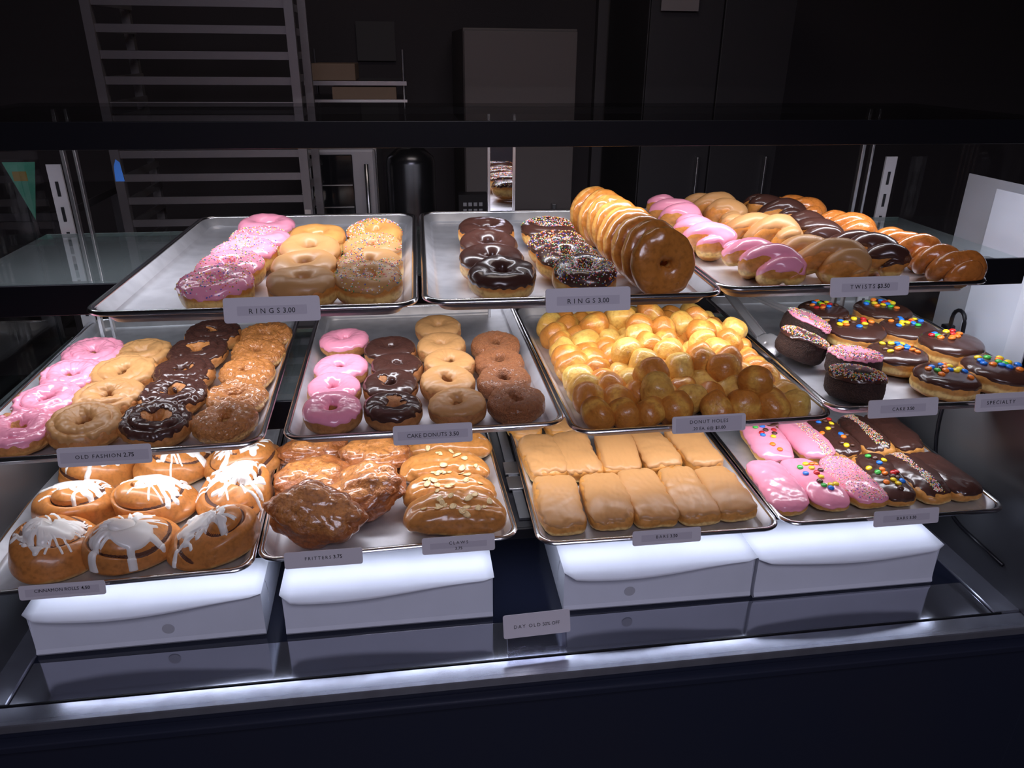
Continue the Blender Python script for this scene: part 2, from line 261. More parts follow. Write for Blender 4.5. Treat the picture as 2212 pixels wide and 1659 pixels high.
for px in (-.655, 1.047):
    p = box('upright', px - .020, px - .012, 1.650, 1.662, .594, 1.489, STEEL, case, .001)
    box('upright', px + .004, px + .010, 1.650, 1.662, .594, 1.489, STEEL, case, .001)
# slotted shelf standards in the back corners
for px, sgn in ((-.725, 1), (1.12, 1)):
    st = box('shelf_standard', px, px + .028, 1.695, 1.700, .60, 1.38, mat('painted_standard', (.42, .40, .42), .4), case)
    for k in range(14): box('slot', px + .011, px + .017, 1.693, 1.695, .64 + k * .052, .67 + k * .052, INK, st)
# mirrored mullion between the sliding back doors
mu = box('mirror_mullion', .185, .235, 1.700, 1.704, .60, 1.476, MIRROR, case)
for xa in (.179, .235): box('mullion_edge', xa, xa + .006, 1.696, 1.706, .60, 1.476, STEEL, mu, .001)
# back door sills and tracks
for z in (1.0, .60): box('door_track', X0, X1, 1.705, YB, z - .006, z + .006, DSTEEL, case)
# shelf brackets of the lower shelf, seen between the trays
br = box('shelf_bracket', .185, .205, 1.20, 1.64, .7768, .782, DSTEEL, case)
for yy in (1.30, 1.36): box('bracket_plate', .178, .212, yy, yy + .05, .782, .786, STEEL, br, .001)
box('front_glass', X0 - .02, X1 + .02, 1.000, 1.004, .5925, 1.76, CLEAR, case)

# ------------------------------------------------------------------ sheet pans
def pan_meshes():
    W_, D_ = .457, .66
    def ring(ins, z, r): return [(x, y + D_ / 2, z) for x, y in rrect(W_ - 2 * ins, D_ - 2 * ins, r, 7)]
    def loft(rings, cap0=False, cap1=False):
        V = []; F = []; n = len(rings[0])
        for q in rings: V += q
        for i in range(len(rings) - 1):
            for k in range(n): F.append((i * n + k, i * n + (k + 1) % n, (i + 1) * n + (k + 1) % n, (i + 1) * n + k))
        if cap0: F.append(tuple(range(n - 1, -1, -1)))
        if cap1: F.append(tuple((len(rings) - 1) * n + k for k in range(n)))
        return V, F
    body = loft([ring(.030, .0, .020), ring(.026, .001, .022), ring(.0095, .0215, .034), ring(.0085, .0215, .034), ring(.0248, .0028, .0235), ring(.0275, .0013, .0215), ring(.034, .0010, .018)], True, True)
    rr = .0042; c0 = rr; rings = []
    for k in range(9):
        a = 2 * PI * k / 8
        rings.append(ring(c0 + rr * 1.25 * math.cos(a) * -1 , .0213 + rr * math.sin(a), .036 - c0 - rr * math.cos(a) * -1))
    rim = loft(rings)
    return mesh('pan_body', *body, ALU), mesh('pan_rim', *rim, RIM)
PAN_B, PAN_R = pan_meshes()
ROWN = dict(A='top left', B='top middle', C='top right', D='middle-shelf far left', E='middle-shelf second', F='middle-shelf third', G='middle-shelf far right', H='bottom far left', I='bottom second', J='bottom third', K='bottom far right')
PANL = dict(A='top shelf sheet pan at left holding pink, maple and sprinkled ring donuts', B='top shelf sheet pan in the middle with chocolate rings and standing glazed rings',
  C='top shelf sheet pan at right full of twists', D='middle shelf sheet pan at far left with old fashioned donuts', E='middle shelf sheet pan with four columns of cake donuts',
  F='middle shelf sheet pan heaped with donut holes', G='middle shelf sheet pan at far right with candy topped donuts and chocolate cakes', H='bottom shelf sheet pan at far left with iced cinnamon rolls',
  I='bottom shelf sheet pan with fritters and almond claws', J='bottom shelf sheet pan with two rows of maple bars', K='bottom shelf sheet pan at far right with pink and chocolate bars')
PANFLOOR = {}
for k, (x, y, z, ya) in TRAYS.items():
    t = empty('sheet_pan', (x, y, z - .0255), (0, 0, math.radians(ya))); tag(t, PANL[k], 'baking tray', 'aluminium sheet pans in the display case')
    obj('pan_body', PAN_B, t); obj('rolled_rim', PAN_R, t); PANFLOOR[k] = z - .0255 + .0012

# ------------------------------------------------------------------ price tags
def text_geo(s_, size, spacing=1.0, bold=0.0):
    c = bpy.data.curves.new('t', 'FONT'); c.body = s_; c.size = size; c.space_character = spacing; c.offset = bold; c.extrude = .00012
    c.resolution_u = 2
    o = bpy.data.objects.new('t', c); COL.objects.link(o)
    me = bpy.data.meshes.new_from_object(o.evaluated_get(bpy.context.evaluated_depsgraph_get()))
    V = [tuple(v.co) for v in me.vertices]; F = [tuple(p.vertices) for p in me.polygons]
    bpy.data.objects.remove(o); bpy.data.curves.remove(c); bpy.data.meshes.remove(me)
    return V, F
def line_geo(parts, xc, yc):
    """parts: (text, size, spacing, bold) set one after another, the whole centred on xc"""
    V = []; F = []; x = 0
    for tx, size, sp, bold in parts:
        v, f = text_geo(tx, size, sp, bold)
        if not v: continue
        x0 = min(q[0] for q in v); n = len(V)
        V += [(q[0] - x0 + x, q[1], q[2]) for q in v]; F += [tuple(i + n for i in g_) for g_ in f]
        x = max(q[0] for q in V) + size * .45
    xm = (min(q[0] for q in V) + max(q[0] for q in V)) / 2
    return [(q[0] - xm + xc, q[1] + yc, q[2]) for q in V], F
def price_tag(key, lines, label, w_=.130, h_=.034, skew=0, strip=(.094, .013), loc=None, tilt=-14, yaw=0):
    if loc is None:
        x, y, zt, zb, ww = SIGNS[key]; loc = (x, y - .0075, zb); w_ = ww; h_ = (zt - zb) * 1.06
    t = empty('price_tag', loc, (math.radians(90 + tilt), 0, math.radians(yaw))); tag(t, label, 'price tag', 'price tags on the tray fronts')
    P = [(x, y + h_ / 2) for x, y in rrect(w_, h_, .004, 3)]
    MB().prism(P, -.0006, .0006).build('tag_plate', SIGN, t)
    sy = h_ * .47
    if strip: MB().prism([(x, y + sy) for x, y in rrect(strip[0], strip[1], .0006, 1)], .0006, .0008).build('label_strip', STRIP, t)
    V = []; F = []
    for parts, yc in lines:
        v, f = line_geo(parts, 0, yc); n = len(V); V += v; F += [tuple(i + n for i in g_) for g_ in f]
    obj('lettering', mesh('lettering', V, F, INK, False), t, (0, 0, .0009))
    MB().box(-w_ * .42, w_ * .42, h_ * .62, h_ * .66, -.004, -.0006).build('clip', CLIP, t)
    return t
def L(txt, price, y=.0125, s1=.0092, sp=1.45, s2=.0092, b=.0001): return ([(txt, s1, sp, 0.0)] + ([(price, s2, 1.0, b)] if price else []), y)
price_tag('A', [L('RINGS', '3.00', .0125, .0100, 1.7, .0100)], 'price tag reading rings 3.00 on the top left tray')
price_tag('B', [L('RINGS', '3.00', .0125, .0100, 1.7, .0100)], 'price tag reading rings 3.00 on the top middle tray')
price_tag('C', [L('TWISTS', '$3.50')], 'price tag reading twists $3.50 on the top right tray')
price_tag('D', [L('OLD FASHION', '2.75', .0115, .0084, 1.25, .009)], 'price tag reading old fashion 2.75', strip=(.125, .016))
price_tag('E', [L('CAKE DONUTS', '3.50', .0115, .0092, 1.0)], 'price tag reading cake donuts 3.50', strip=(.112, .014))
price_tag('F', [L('DONUT HOLES', '', .0155, .0082, 1.22), L('.20 EA. 6@', '$1.00', .0045, .0074, 1.05, .0078)], 'price tag reading donut holes .20 each, 6 at $1.00', strip=(.112, .024))
price_tag('G', [L('CAKE', '3.50', .0115, .0082, 1.3, .0082)], 'price tag reading cake 3.50', strip=(.084, .014))
gt = price_tag('G2', [L('SPECIALTY', '', .0125, .0092, 1.3)], 'price tag reading specialty, cut by the right edge of the photo', strip=(.112, .015))
for c_ in gt.children:
    if c_.name.startswith('lettering'): c_.location.x = -.017
price_tag('H', [L('CINNAMON ROLLS', '4.50', .0115, .0078, 1.0, .0078)], 'price tag reading cinnamon rolls 4.50', strip=(.112, .013))
price_tag('I', [L('FRITTERS', '3.75', .0135, .0082, 1.4)], 'price tag reading fritters 3.75', strip=None)
price_tag('I2', [L('CLAWS', '', .0160, .0080, 1.45), ([('3.75', .0072, 1.05, .0001)], .0058)], 'price tag reading claws 3.75', strip=(.100, .011))
price_tag('J', [L('BARS', '3.50', .0115, .0082, 1.35, .0082)], 'price tag reading bars 3.50 under the maple bars', strip=(.094, .013))
price_tag('K', [L('BARS', '3.50', .0115, .0082, 1.35, .0082)], 'price tag reading bars 3.50 under the pink and chocolate bars', strip=(.094, .013))
dt = price_tag(None, [([('DAY OLD', .0092, 1.35, 0), ('50% OFF', .0092, .95, 0)], .0175)], 'day old 50% off tag standing on the case deck', w_=.124, h_=.044, strip=None, loc=(.199, 1.055, .6240), tilt=-18, yaw=2)
MB().box(-.055, .055, -.030, .004, -.014, -.001).build('tag_stand', CLIP, dt)

# ------------------------------------------------------------------ bakery boxes on the deck
def bakery_box(x0, x1, y0, label, mark, dip=.5, amp=1.0):
    t = empty('bakery_box', ((x0 + x1) / 2, y0, .5905), (0, 0, math.radians(mark[2] if mark else 0))); tag(t, label, 'box', 'white bakery boxes under the bottom shelf')
    w_ = (x1 - x0) / 2; h_ = .097; d = .285
    mb = MB(); n = 20
    # front wall bows gently, bottom fold slightly proud
    us = np.linspace(-w_, w_, n)
    prof = [(0, 0.000), (.006, -.004), (.014, -.001), (.05, .001), (h_, .004)]
    V = []; F = []
    for z, oy in prof:
        for u in us: V.append((u, oy, z))
    for i in range(len(prof) - 1):
        for k in range(n - 1): F.append((i * n + k, i * n + k + 1, (i + 1) * n + k + 1, (i + 1) * n + k))
    mb.add(V, F); mb.box(-w_, -w_ + .001, .0, d, 0, h_); mb.box(w_ - .001, w_, .0, d, 0, h_); mb.box(-w_, w_, d - .001, d, 0, h_); mb.box(-w_, w_, .0, d, 0, .001)
    mb.build('box_body', CARD, t, smooth=False)
    V = []; F = []; m = 8
    for k, u in enumerate(us):
        q = u / w_; e = max(0, abs(q) - .86) / .14
        Lf = (.018 + .010 * amp * math.cos((q - dip * .8) * 2.2)) * (1 - .85 * e * e)
        for j in range(m):
            s_ = j / (m - 1); V.append((u * (1.0 + .012), -.004 - Lf * s_ * .92, h_ + .002 - Lf * s_ * s_ * .34))
        V.append((u * 1.012, d, h_ + .002))
    m2 = m + 1
    for k in range(n - 1):
        for j in range(m - 1): F.append((k * m2 + j, k * m2 + j + 1, (k + 1) * m2 + j + 1, (k + 1) * m2 + j))
        F.append((k * m2 + m, k * m2, (k + 1) * m2, (k + 1) * m2 + m))
    lo = obj('lid', mesh('lid', V, F, CARD, True), t); md = lo.modifiers.new('s', 'SOLIDIFY'); md.thickness = .0008; md.offset = 0
    for sx in (-w_ - .0004, w_ + .0004):
        MB().tube([(sx, .05, .085), (sx, .062, .05), (sx, .058, .03)], .0005, 4).build('tab_slit', CARDIN, t)
    if mark: MB().prism([(mark[0] + .011 * math.cos(a), .011 * math.sin(a)) for a in np.linspace(0, 2 * PI, 18, endpoint=False)], 0, .0004).build('thumb_mark', CARDIN, t, (0, -.0012, mark[1]), (PI / 2, 0, 0))
bakery_box(-.700, -.300, 1.156, 'white bakery box under the cinnamon roll tray, leftmost on the deck', (.03, .035, .8), -.3, 1.2)
bakery_box(-.262, .128, 1.152, 'white bakery box under the fritter and claw tray, second on the deck', None, -.6)
bakery_box(.267, .651, 1.149, 'white bakery box under the maple bar tray, third on the deck', (-.06, .038, -.5), -.5)
bakery_box(.656, 1.047, 1.142, 'white bakery box under the pink and chocolate bar tray, rightmost on the deck', None, .0, .8)

# ------------------------------------------------------------------ pastry shapes
def grid_faces(nu, nv, cu=True, cv=True):
    F = []
    for i in range(nu if cu else nu - 1):
        for j in range(nv if cv else nv - 1):
            a = i * nv + j; b = ((i + 1) % nu) * nv + j; c = ((i + 1) % nu) * nv + (j + 1) % nv; d = i * nv + (j + 1) % nv
            F.append((a, b, c, d))
    return np.array(F)
def vnormals(V, F):
    n = np.cross(V[F[:, 2]] - V[F[:, 0]], V[F[:, 3 if F.shape[1] > 3 else 1]] - V[F[:, 1]])
    N = np.zeros_like(V)
    for k in range(F.shape[1]): np.add.at(N, F[:, k], n)
    return N / (np.linalg.norm(N, axis=1)[:, None] + 1e-12)
def icing_mesh(name, V, F, N, mask, mat_, th=.0022, soft=.25):
    """the part of a surface where mask > 0, raised by th and thinning to its edge; outline vertices slide to where the mask is zero"""
    keep = (mask[F] > 0).sum(1) >= 1; Fk = F[keep]
    if len(Fk) == 0: return None
    k = F.shape[1]; pairs = [(i, (i + 1) % k) for i in range(k)] + ([(0, 2), (1, 3)] if k == 4 else [])
    E = np.concatenate([Fk[:, [i, j]] for i, j in pairs]); E = np.concatenate([E, E[:, ::-1]])
    E = E[(mask[E[:, 0]] <= 0) & (mask[E[:, 1]] > 0)]
    acc = np.zeros((len(V), 3)); cnt = np.zeros(len(V)); na = np.zeros((len(V), 3))
    ma, mb_ = np.maximum(mask[E[:, 0]], -1e6), mask[E[:, 1]]; t = np.clip(-ma / (mb_ - ma + 1e-12), 0, .999)
    w_ = 1 / (np.linalg.norm(V[E[:, 0]] - V[E[:, 1]], axis=1) + 1e-6)
    np.add.at(acc, E[:, 0], (V[E[:, 0]] + (V[E[:, 1]] - V[E[:, 0]]) * t[:, None]) * w_[:, None]); np.add.at(na, E[:, 0], N[E[:, 0]] * w_[:, None]); np.add.at(cnt, E[:, 0], w_)
    V2 = V.copy(); q = cnt > 0; V2[q] = acc[q] / cnt[q][:, None]
    used = np.unique(Fk); idx = -np.ones(len(V), int); idx[used] = np.arange(len(used)); mu_ = mask[used]
    off = np.where(mu_ <= 0, -.0003, th * sm(mu_ / soft) + .0001)
    return mesh(name, V2[used] + N[used] * off[:, None], idx[Fk], mat_)
def ring_shape(R, h, hole, seed, lump=.0012, flat=.75, nu=128, nv=56, crack=0, ecc=.03, fine=0):
    """ring donut standing on z=0: outer radius R, height h, hole radius"""
    nz = Noise(seed); g = np.random.default_rng(seed)
    ph = np.linspace(0, 2 * PI, nu, endpoint=False)[:, None]; t = np.linspace(0, 2 * PI, nv, endpoint=False)[None, :]
    c, s_ = np.cos(t), np.sin(t); a = (R - hole) / 2; Rm = (R + hole) / 2
    cc = np.sign(c) * np.abs(c) ** .9; ss = np.sign(s_) * np.abs(s_) ** flat
    q = g.uniform(0, 6.28, 3)
    wob = 1 + ecc * np.cos(2 * ph + q[0]) + ecc * .6 * np.cos(3 * ph + q[1])
    rad = Rm * wob + a * cc * (1 + .08 * np.cos(2 * ph + q[2]))
    z = h / 2 + h / 2 * ss * (1 + .06 * np.cos(ph + q[1]))
    z = np.where(ss < -.6, z * 1.0, z)
    V = np.stack([rad * np.cos(ph), rad * np.sin(ph), z + 0 * ph], -1).reshape(-1, 3)
    sv = (ss + 0 * ph).reshape(-1); cv = (cc + 0 * ph).reshape(-1); pv = (ph + 0 * t).reshape(-1)
    F = grid_faces(nu, nv)
    F = F[:, ::-1] if vnormals(V, F)[(nv // 4)][2] < 0 else F
    N = vnormals(V, F)
    d = lump * nz(V, 110) + lump * .5 * nz(V, 260) + fine * nz(V, 620) + fine * .7 * np.abs(nz(V, 1100))
    if crack:
        rim = np.exp(-((cv - .35) / .16) ** 2) * (sv > .1)
        d = d - crack * rim * (.5 + .7 * np.clip(nz(V, 160) + .4, 0, 1.2)) + lump * .9 * np.abs(nz(V, 420)) * (sv > -.3)
    V = V + N * d[:, None]; V[:, 2] = np.maximum(V[:, 2], 0)
    N = vnormals(V, F)
    return V, F, N, sv, cv, pv, nz
def disc_shape(R, h, seed, ex=.55, lump=.0012, nu=88, nv=36, waist=.0, dome=0):
    nz = Noise(seed); g = np.random.default_rng(seed)
    ph = np.linspace(0, 2 * PI, nu, endpoint=False)[:, None]; t = np.linspace(-PI / 2, PI / 2, nv)[None, :]
    c, s_ = np.cos(t), np.sin(t); cc = np.abs(c) ** ex; ss = np.sign(s_) * np.abs(s_) ** .8
    q = g.uniform(0, 6.28, 3); wob = 1 + .025 * np.cos(2 * ph + q[0]) + .018 * np.cos(3 * ph + q[1])
    rad = R * cc * wob * (1 - waist * np.exp(-(ss / .3) ** 2)); z = h / 2 + h / 2 * ss + dome * (1 - cc ** 2) * (ss > 0)
    V = np.stack([rad * np.cos(ph), rad * np.sin(ph), z + 0 * ph], -1).reshape(-1, 3); F = grid_faces(nu, nv, True, False)
    if vnormals(V, F)[nv - 4][2] < 0: F = F[:, ::-1]
    sv = (ss + 0 * ph).reshape(-1); cv = (cc + 0 * ph).reshape(-1); pv = (ph + 0 * t).reshape(-1)
    N = vnormals(V, F); V = V + N * (lump * nz(V, 100) + lump * .4 * nz(V, 260))[:, None]; V[:, 2] = np.maximum(V[:, 2], 0)
    return V, F, vnormals(V, F), sv, cv, pv, nz
_n = 30
def _cube_grid():
    g_ = np.tan(np.linspace(-1, 1, _n + 1) * PI / 4); V = []; F = []
    for ax in range(3):
        for sg in (-1, 1):
            n0 = len(V)
            for i in range(_n + 1):
                for j in range(_n + 1):
                    p = [0, 0, 0]; p[ax] = sg; p[(ax + 1) % 3] = g_[i]; p[(ax + 2) % 3] = g_[j]; V.append(p)
            for i in range(_n):
                for j in range(_n):
                    q = [n0 + i * (_n + 1) + j, n0 + (i + 1) * (_n + 1) + j, n0 + (i + 1) * (_n + 1) + j + 1, n0 + i * (_n + 1) + j + 1]
                    F.append(q if sg > 0 else q[::-1])
    V = np.array(V, float); key = np.round(V * 1e5).astype(np.int64); _, fi, inv = np.unique(key, axis=0, return_index=True, return_inverse=True)
    return V[fi], inv.reshape(-1)[np.array(F)]
CUBE_V, CUBE_F = _cube_grid()
def bar_shape(lx, ly, h, seed, ex=4.5, ez=3.2, lump=.0012):
    """long bar: lx across, ly along, resting on z=0; a superquadric on a cube grid"""
    nz = Noise(seed); C = CUBE_V; A = np.abs(C)
    r = ((A[:, 0] ** ex + A[:, 1] ** ex) ** (ez / ex) + A[:, 2] ** ez) ** (1 / ez)
    U = C / r[:, None]; V = U * np.array([lx / 2, ly / 2, h / 2]); V[:, 2] += h / 2; F = CUBE_F
    V[:, 0] += .0034 * np.sin(V[:, 1] * 26 + seed * 1.7); V[:, 0] *= 1 + .05 * np.sin(V[:, 1] * 17 + seed); V[:, 2] *= 1 + .05 * np.sin(V[:, 1] * 30 + seed * 2)
    sv = U[:, 2]; N = vnormals(V, F)
    if N[np.argmax(V[:, 2])][2] < 0: F = F[:, ::-1]; N = -N
    V = V + N * (lump * 1.4 * nz(V, 75) + lump * .55 * nz(V, 230) + .0004 * nz(V, 600))[:, None]; V[:, 2] = np.maximum(V[:, 2], 0)
    return V, F, vnormals(V, F), sv, nz
def mound_h(P, N, x, y):
    """top surface point and normal of a vertex cloud above (x, y)"""
    d = (P[:, 0] - x) ** 2 + (P[:, 1] - y) ** 2 - (N[:, 2] > .3) * 1e-5
    m = N[:, 2] > .15
    if not m.any(): m[:] = True
    i = np.where(m)[0][np.argmin(d[m])]
    return P[i], N[i]
def sprinkles(name, P, N, region, count, seed, size=(.0011, .0007), cols=SPC, parent=None, lift=.0024):
    g = np.random.default_rng(seed); ids = np.where(region)[0]
    if len(ids) == 0: return
    pick = g.choice(ids, count); V = []; F = []; C = []
    base = np.array([(-1, -1, 0), (1, -1, 0), (1, 1, 0), (-1, 1, 0), (-.8, -.8, 2), (.8, -.8, 2), (.8, .8, 2), (-.8, .8, 2)], float)
    bf = [(4, 5, 6, 7), (0, 1, 5, 4), (1, 2, 6, 5), (2, 3, 7, 6), (3, 0, 4, 7)]
    for i in pick:
        n = N[i]; a = np.cross(n, g.normal(size=3)); a /= np.linalg.norm(a) + 1e-9; b = np.cross(n, a)
        p = P[i] + a * g.normal() * .0012 + b * g.normal() * .0012 + n * (lift - .0006)
        k = len(V); V += [tuple(p + a * q[0] * size[0] + b * q[1] * size[1] + n * q[2] * size[1] * .9) for q in base]
        F += [tuple(k + j for j in f) for f in bf]; c = cols[g.integers(len(cols))]; C += [c] * 8
    me = mesh(name, V, F, SPR, False); ca = me.color_attributes.new('hue', 'FLOAT_COLOR', 'POINT')
    ca.data.foreach_set('color', np.c_[np.array(C), np.ones(len(C))].astype('f').ravel())
    return me
def ellipsoid(rx, ry, rz, nu=10, nv=6):
    V = [(0, 0, -rz)]
    for j in range(1, nv):
        t = -PI / 2 + PI * j / nv
        for i in range(nu): V.append((rx * math.cos(t) * math.cos(2 * PI * i / nu), ry * math.cos(t) * math.sin(2 * PI * i / nu), rz * math.sin(t)))
    V.append((0, 0, rz)); F = [(0, 1 + (i + 1) % nu, 1 + i) for i in range(nu)]
    for j in range(nv - 2):
        for i in range(nu): F.append((1 + j * nu + i, 1 + j * nu + (i + 1) % nu, 1 + (j + 1) * nu + (i + 1) % nu, 1 + (j + 1) * nu + i))
    q = 1 + (nv - 2) * nu; F += [(q + i, q + (i + 1) % nu, len(V) - 1) for i in range(nu)]
    return V, F
CANDY_ME = {k: mesh('candy_' + k, *ellipsoid(.0066, .0066, .0034, 12, 6), m) for k, m in CANDY.items()}
def flake():
    V, F = ellipsoid(.0105, .0066, .0007, 12, 4); return mesh('almond_flake', [(x * (1 - .25 * (x > 0) * abs(x) / .0075), y, z + 12 * x * x) for x, y, z in V], F, ALMOND)
FLAKE = flake()
def align(n, spin):
    q = Vector(n).to_track_quat('Z', 'Y').to_matrix() @ Matrix.Rotation(spin, 3, 'Z'); return q.to_euler()
def put_candies(parent, P, N, spots, seed, lift=.004):
    g = random.Random(seed); ks = list(CANDY)
    for x, y in spots:
        p, n = mound_h(P, N, x, y); n = Vector(n); n = (n + Vector((g.uniform(-.25, .25), g.uniform(-.25, .25), .2))).normalized()
        k = g.choice(['blue', 'green', 'yellow', 'orange', 'red', 'brown', 'yellow', 'blue', 'orange'])
        obj('candy_button', CANDY_ME[k], parent, (x, y, p[2] + lift), align(n, g.uniform(0, 6)))

# ------------------------------------------------------------------ prototypes: list of (part name, mesh[, kind])
def ring_proto(kind, R, h, hole, seed, dmat, imat, spr=None, thr=.15, ragged=.25, crack=0, lump=.0012, bare=0, fine=0, flat=.75, sprcols=SPC, sprsize=(.0011, .0007)):
    V, F, N, sv, cv, pv, nz = ring_shape(R, h, hole, seed, lump, flat, crack=crack, fine=fine)
    parts = [('dough', mesh(kind + '_dough', V, F, dmat), None)]
    if imat:
        circ = np.stack([np.cos(pv), np.sin(pv), 0 * pv], -1)
        edge = thr + ragged * .5 * nz(circ, 3.0) + ragged * .40 * nz(V, 420) - .25 * (cv < 0)
        m = sv - edge
        if bare: m = np.where(np.exp(-((np.hypot(V[:, 0], V[:, 1]) - hole - .004) / .009) ** 2) * (nz(V, 190) + .35) > bare, -1, m)
        im = icing_mesh(kind + '_icing', V, F, N, m, imat)
        parts.append(('icing', im, None))
        if spr:
            reg = (m > .15) & (sv > .35) & (nz(V, 30) > -.5)
            parts.append(('sprinkles', sprinkles('sprinkles', V, N, reg, spr, seed, sprsize, sprcols), 'stuff'))
    return parts
def place(name, parts, loc, rot, label, cat, group, scale=1.0, extra=None):
    t = empty(name, loc, rot); t.scale = (scale,) * 3; tag(t, label, cat, group)
    for pn, me, kd in parts:
        if me is None: continue
        o = obj(pn, me, t)
        if kd: o['kind'] = kd
    return t
ORD = {1: 'front', 2: 'second from front', 3: 'third from front', 4: 'fourth from front', 5: 'fifth from front'}
def ordn(i, n): return ['frontmost', 'second from front', 'third from front', 'fourth from front', 'rearmost'][i] if i < n - 1 else 'rearmost'
rnd = random.Random(7)

# ---- top left and top middle: raised ring donuts
def ring_columns(k, specs, group, h, tilt, name, cat, tray, extra_rot=0):
    """specs: per column, from the BACK to the front: (prototype maker key, description)"""
    for ci, (col, sp) in enumerate(zip(COLS[k], specs)):
        n = len(col); col = [list(c) for c in col]; tx, ty = TRAYS[k][0], TRAYS[k][1]; ymin = ty + .027 + sp[-1][2]
        for i in range(n - 1, -1, -1):
            R_ = sp[i][2]; col[i][1] = max(col[i][1], ymin); ymin = col[i][1] + R_ * 1.86
        for i, (x, y, w_) in enumerate(col):
            parts, desc, R = sp[i]
            x = min(max(x - (.006 if (k, ci) == ('A', 1) else 0), tx - .208 + R), tx + .210 - R)
            tl = math.radians(tilt + rnd.uniform(-3, 3)); rz = rnd.uniform(0, 6.28); z = PANFLOOR[k] + abs(math.sin(tl)) * R * .9 + .0015
            eul = (Matrix.Rotation(tl, 3, 'X') @ Matrix.Rotation(math.radians(rnd.uniform(-2, 2)), 3, 'Y') @ Matrix.Rotation(rz, 3, 'Z')).to_euler()
            place(name, parts, (x, y + math.sin(tl) * h * .5, z), eul, f'{desc}, {ordn(n - 1 - i, n)} in {COLN[k][ci]}', cat, group)
COLN = dict(A=['left column of top left tray', 'middle column of top left tray', 'right column of top left tray'],
            B=['left column of top middle tray', 'second column of top middle tray'],
            D=['leftmost column of far left tray', 'second column of far left tray', 'third column of far left tray', 'right column of far left tray'],
            E=['pink column of cake donut tray', 'second column of cake donut tray', 'third column of cake donut tray', 'right column of cake donut tray'])
RP = lambda seed, im, spr=None, **kw: ring_proto('ring', .0525, .043, .0115, seed, D_RAISED, im, spr, thr=.30, ragged=.30, **kw)
r_pink = [(RP(11, I_PINK), 'plain pink iced ring donut'), (RP(12, I_PINK, 260), 'pink iced ring donut with sprinkles'), (RP(13, I_PINK, 230), 'pink iced ring donut with sprinkles'), (RP(14, I_PINK, 320), 'pink iced ring donut with sprinkles'), (RP(15, I_PINK, 420), 'pink iced ring donut thick with sprinkles')]
r_map = [(RP(21, I_ORNG), 'maple iced ring donut'), (RP(22, I_MAPLE), 'maple iced ring donut'), (RP(23, I_MAPLE), 'maple iced ring donut'), (RP(24, I_MAPLE), 'maple iced ring donut')]
r_msp = [(RP(31, I_ORNG, 420), 'maple ring donut with sprinkles'), (RP(32, I_MAPLE, 260), 'maple ring donut with sprinkles'), (RP(33, I_MAPLE, 380), 'maple ring donut with sprinkles'), (RP(34, I_MAPLE, 420), 'maple ring donut with sprinkles')]
r_ch = [(RP(41 + i, I_CHOC), 'chocolate iced ring donut') for i in range(4)]
r_chs = [(RP(51 + i, I_CHOC, n_), 'chocolate ring donut with sprinkles') for i, n_ in enumerate((560, 620, 520, 620))]
add = lambda lst, R=.0525: [(p, d, R) for p, d in lst]
ring_columns('A', [add(r_pink), add(r_map), add(r_msp)], 'iced ring donuts on the top left tray', .04, 7, 'ring_donut', 'donut', 'top left')
ring_columns('B', [add(r_ch), add(r_chs)], 'iced ring donuts on the top middle tray', .04, 7, 'ring_donut', 'donut', 'top middle')
# standing glazed rings
gz = [ring_proto('glazed_ring', .0535, .036, .006, 61 + i, D_GLAZE, None, lump=.0014, flat=.8) for i in range(3)]
zf = PANFLOOR['B']
ST = [(.384, 1.094, 84), (.380, 1.142, 82), (.377, 1.190, 84), (.376, 1.238, 83), (.376, 1.287, 85), (.375, 1.337, 86), (.375, 1.388, 84), (.368, 1.440, 87), (.362, 1.492, 90)]
for i, (x, y, an) in enumerate(ST):
    a = math.radians(an); R = .0535
    eul = (Matrix.Rotation(math.radians(6 + i * 2.5), 3, 'Z') @ Matrix.Rotation(a, 3, 'X') @ Matrix.Rotation(rnd.uniform(0, 6.28), 3, 'Z')).to_euler()
    lab = ['plain glazed ring donut standing on edge at the very front of its row', 'glazed ring donut on edge, second from the front of its row', 'glazed ring donut on edge, third from the front of its row', 'glazed ring donut on edge, fourth from the front of its row', 'glazed ring donut on edge in the middle of its row', 'glazed ring donut on edge, fourth from the back of its row', 'glazed ring donut on edge, third from the back of its row', 'glazed ring donut on edge, second from the back of its row', 'glazed ring donut on edge at the very back of its row'][i]
    place('glazed_ring_donut', gz[i % 3], (x, y + .018, zf + R * 1.03), eul, lab, 'donut', 'glazed ring donuts standing on edge')

# ---- middle far left: old fashioned donuts
OP = lambda seed, im, **kw: ring_proto('old', .0560, .036, .010, seed, D_OLD if im else D_OLDG, im, None, thr=.42, ragged=.55, crack=.005, lump=.0016, flat=.85, fine=.0004 if im else .0008, **kw)
o_p = [(OP(71 + i, I_PINK), 'pink iced old-fashioned donut') for i in range(4)]
o_m = [(OP(81 + i, I_MAPLE), 'maple iced old-fashioned donut') for i in range(4)]
o_c = [(OP(91 + i, I_CHOC, bare=(.55, .30, .6, .5, .28)[i]), 'chocolate iced old-fashioned donut') for i in range(5)]
o_g = [(ring_proto('oldg', .0500, .034, .009, 101 + i, D_OLDG, None, lump=.0022, flat=.85, fine=.0009, crack=.003), 'cinnamon glazed old-fashioned donut') for i in range(5)]
ring_columns('D', [add(o_p, .056), add(o_m, .056), add(o_c, .056), add(o_g, .050)], 'old fashioned donuts on the far left middle tray', .036, 7, 'old_fashioned_donut', 'donut', 'far left')
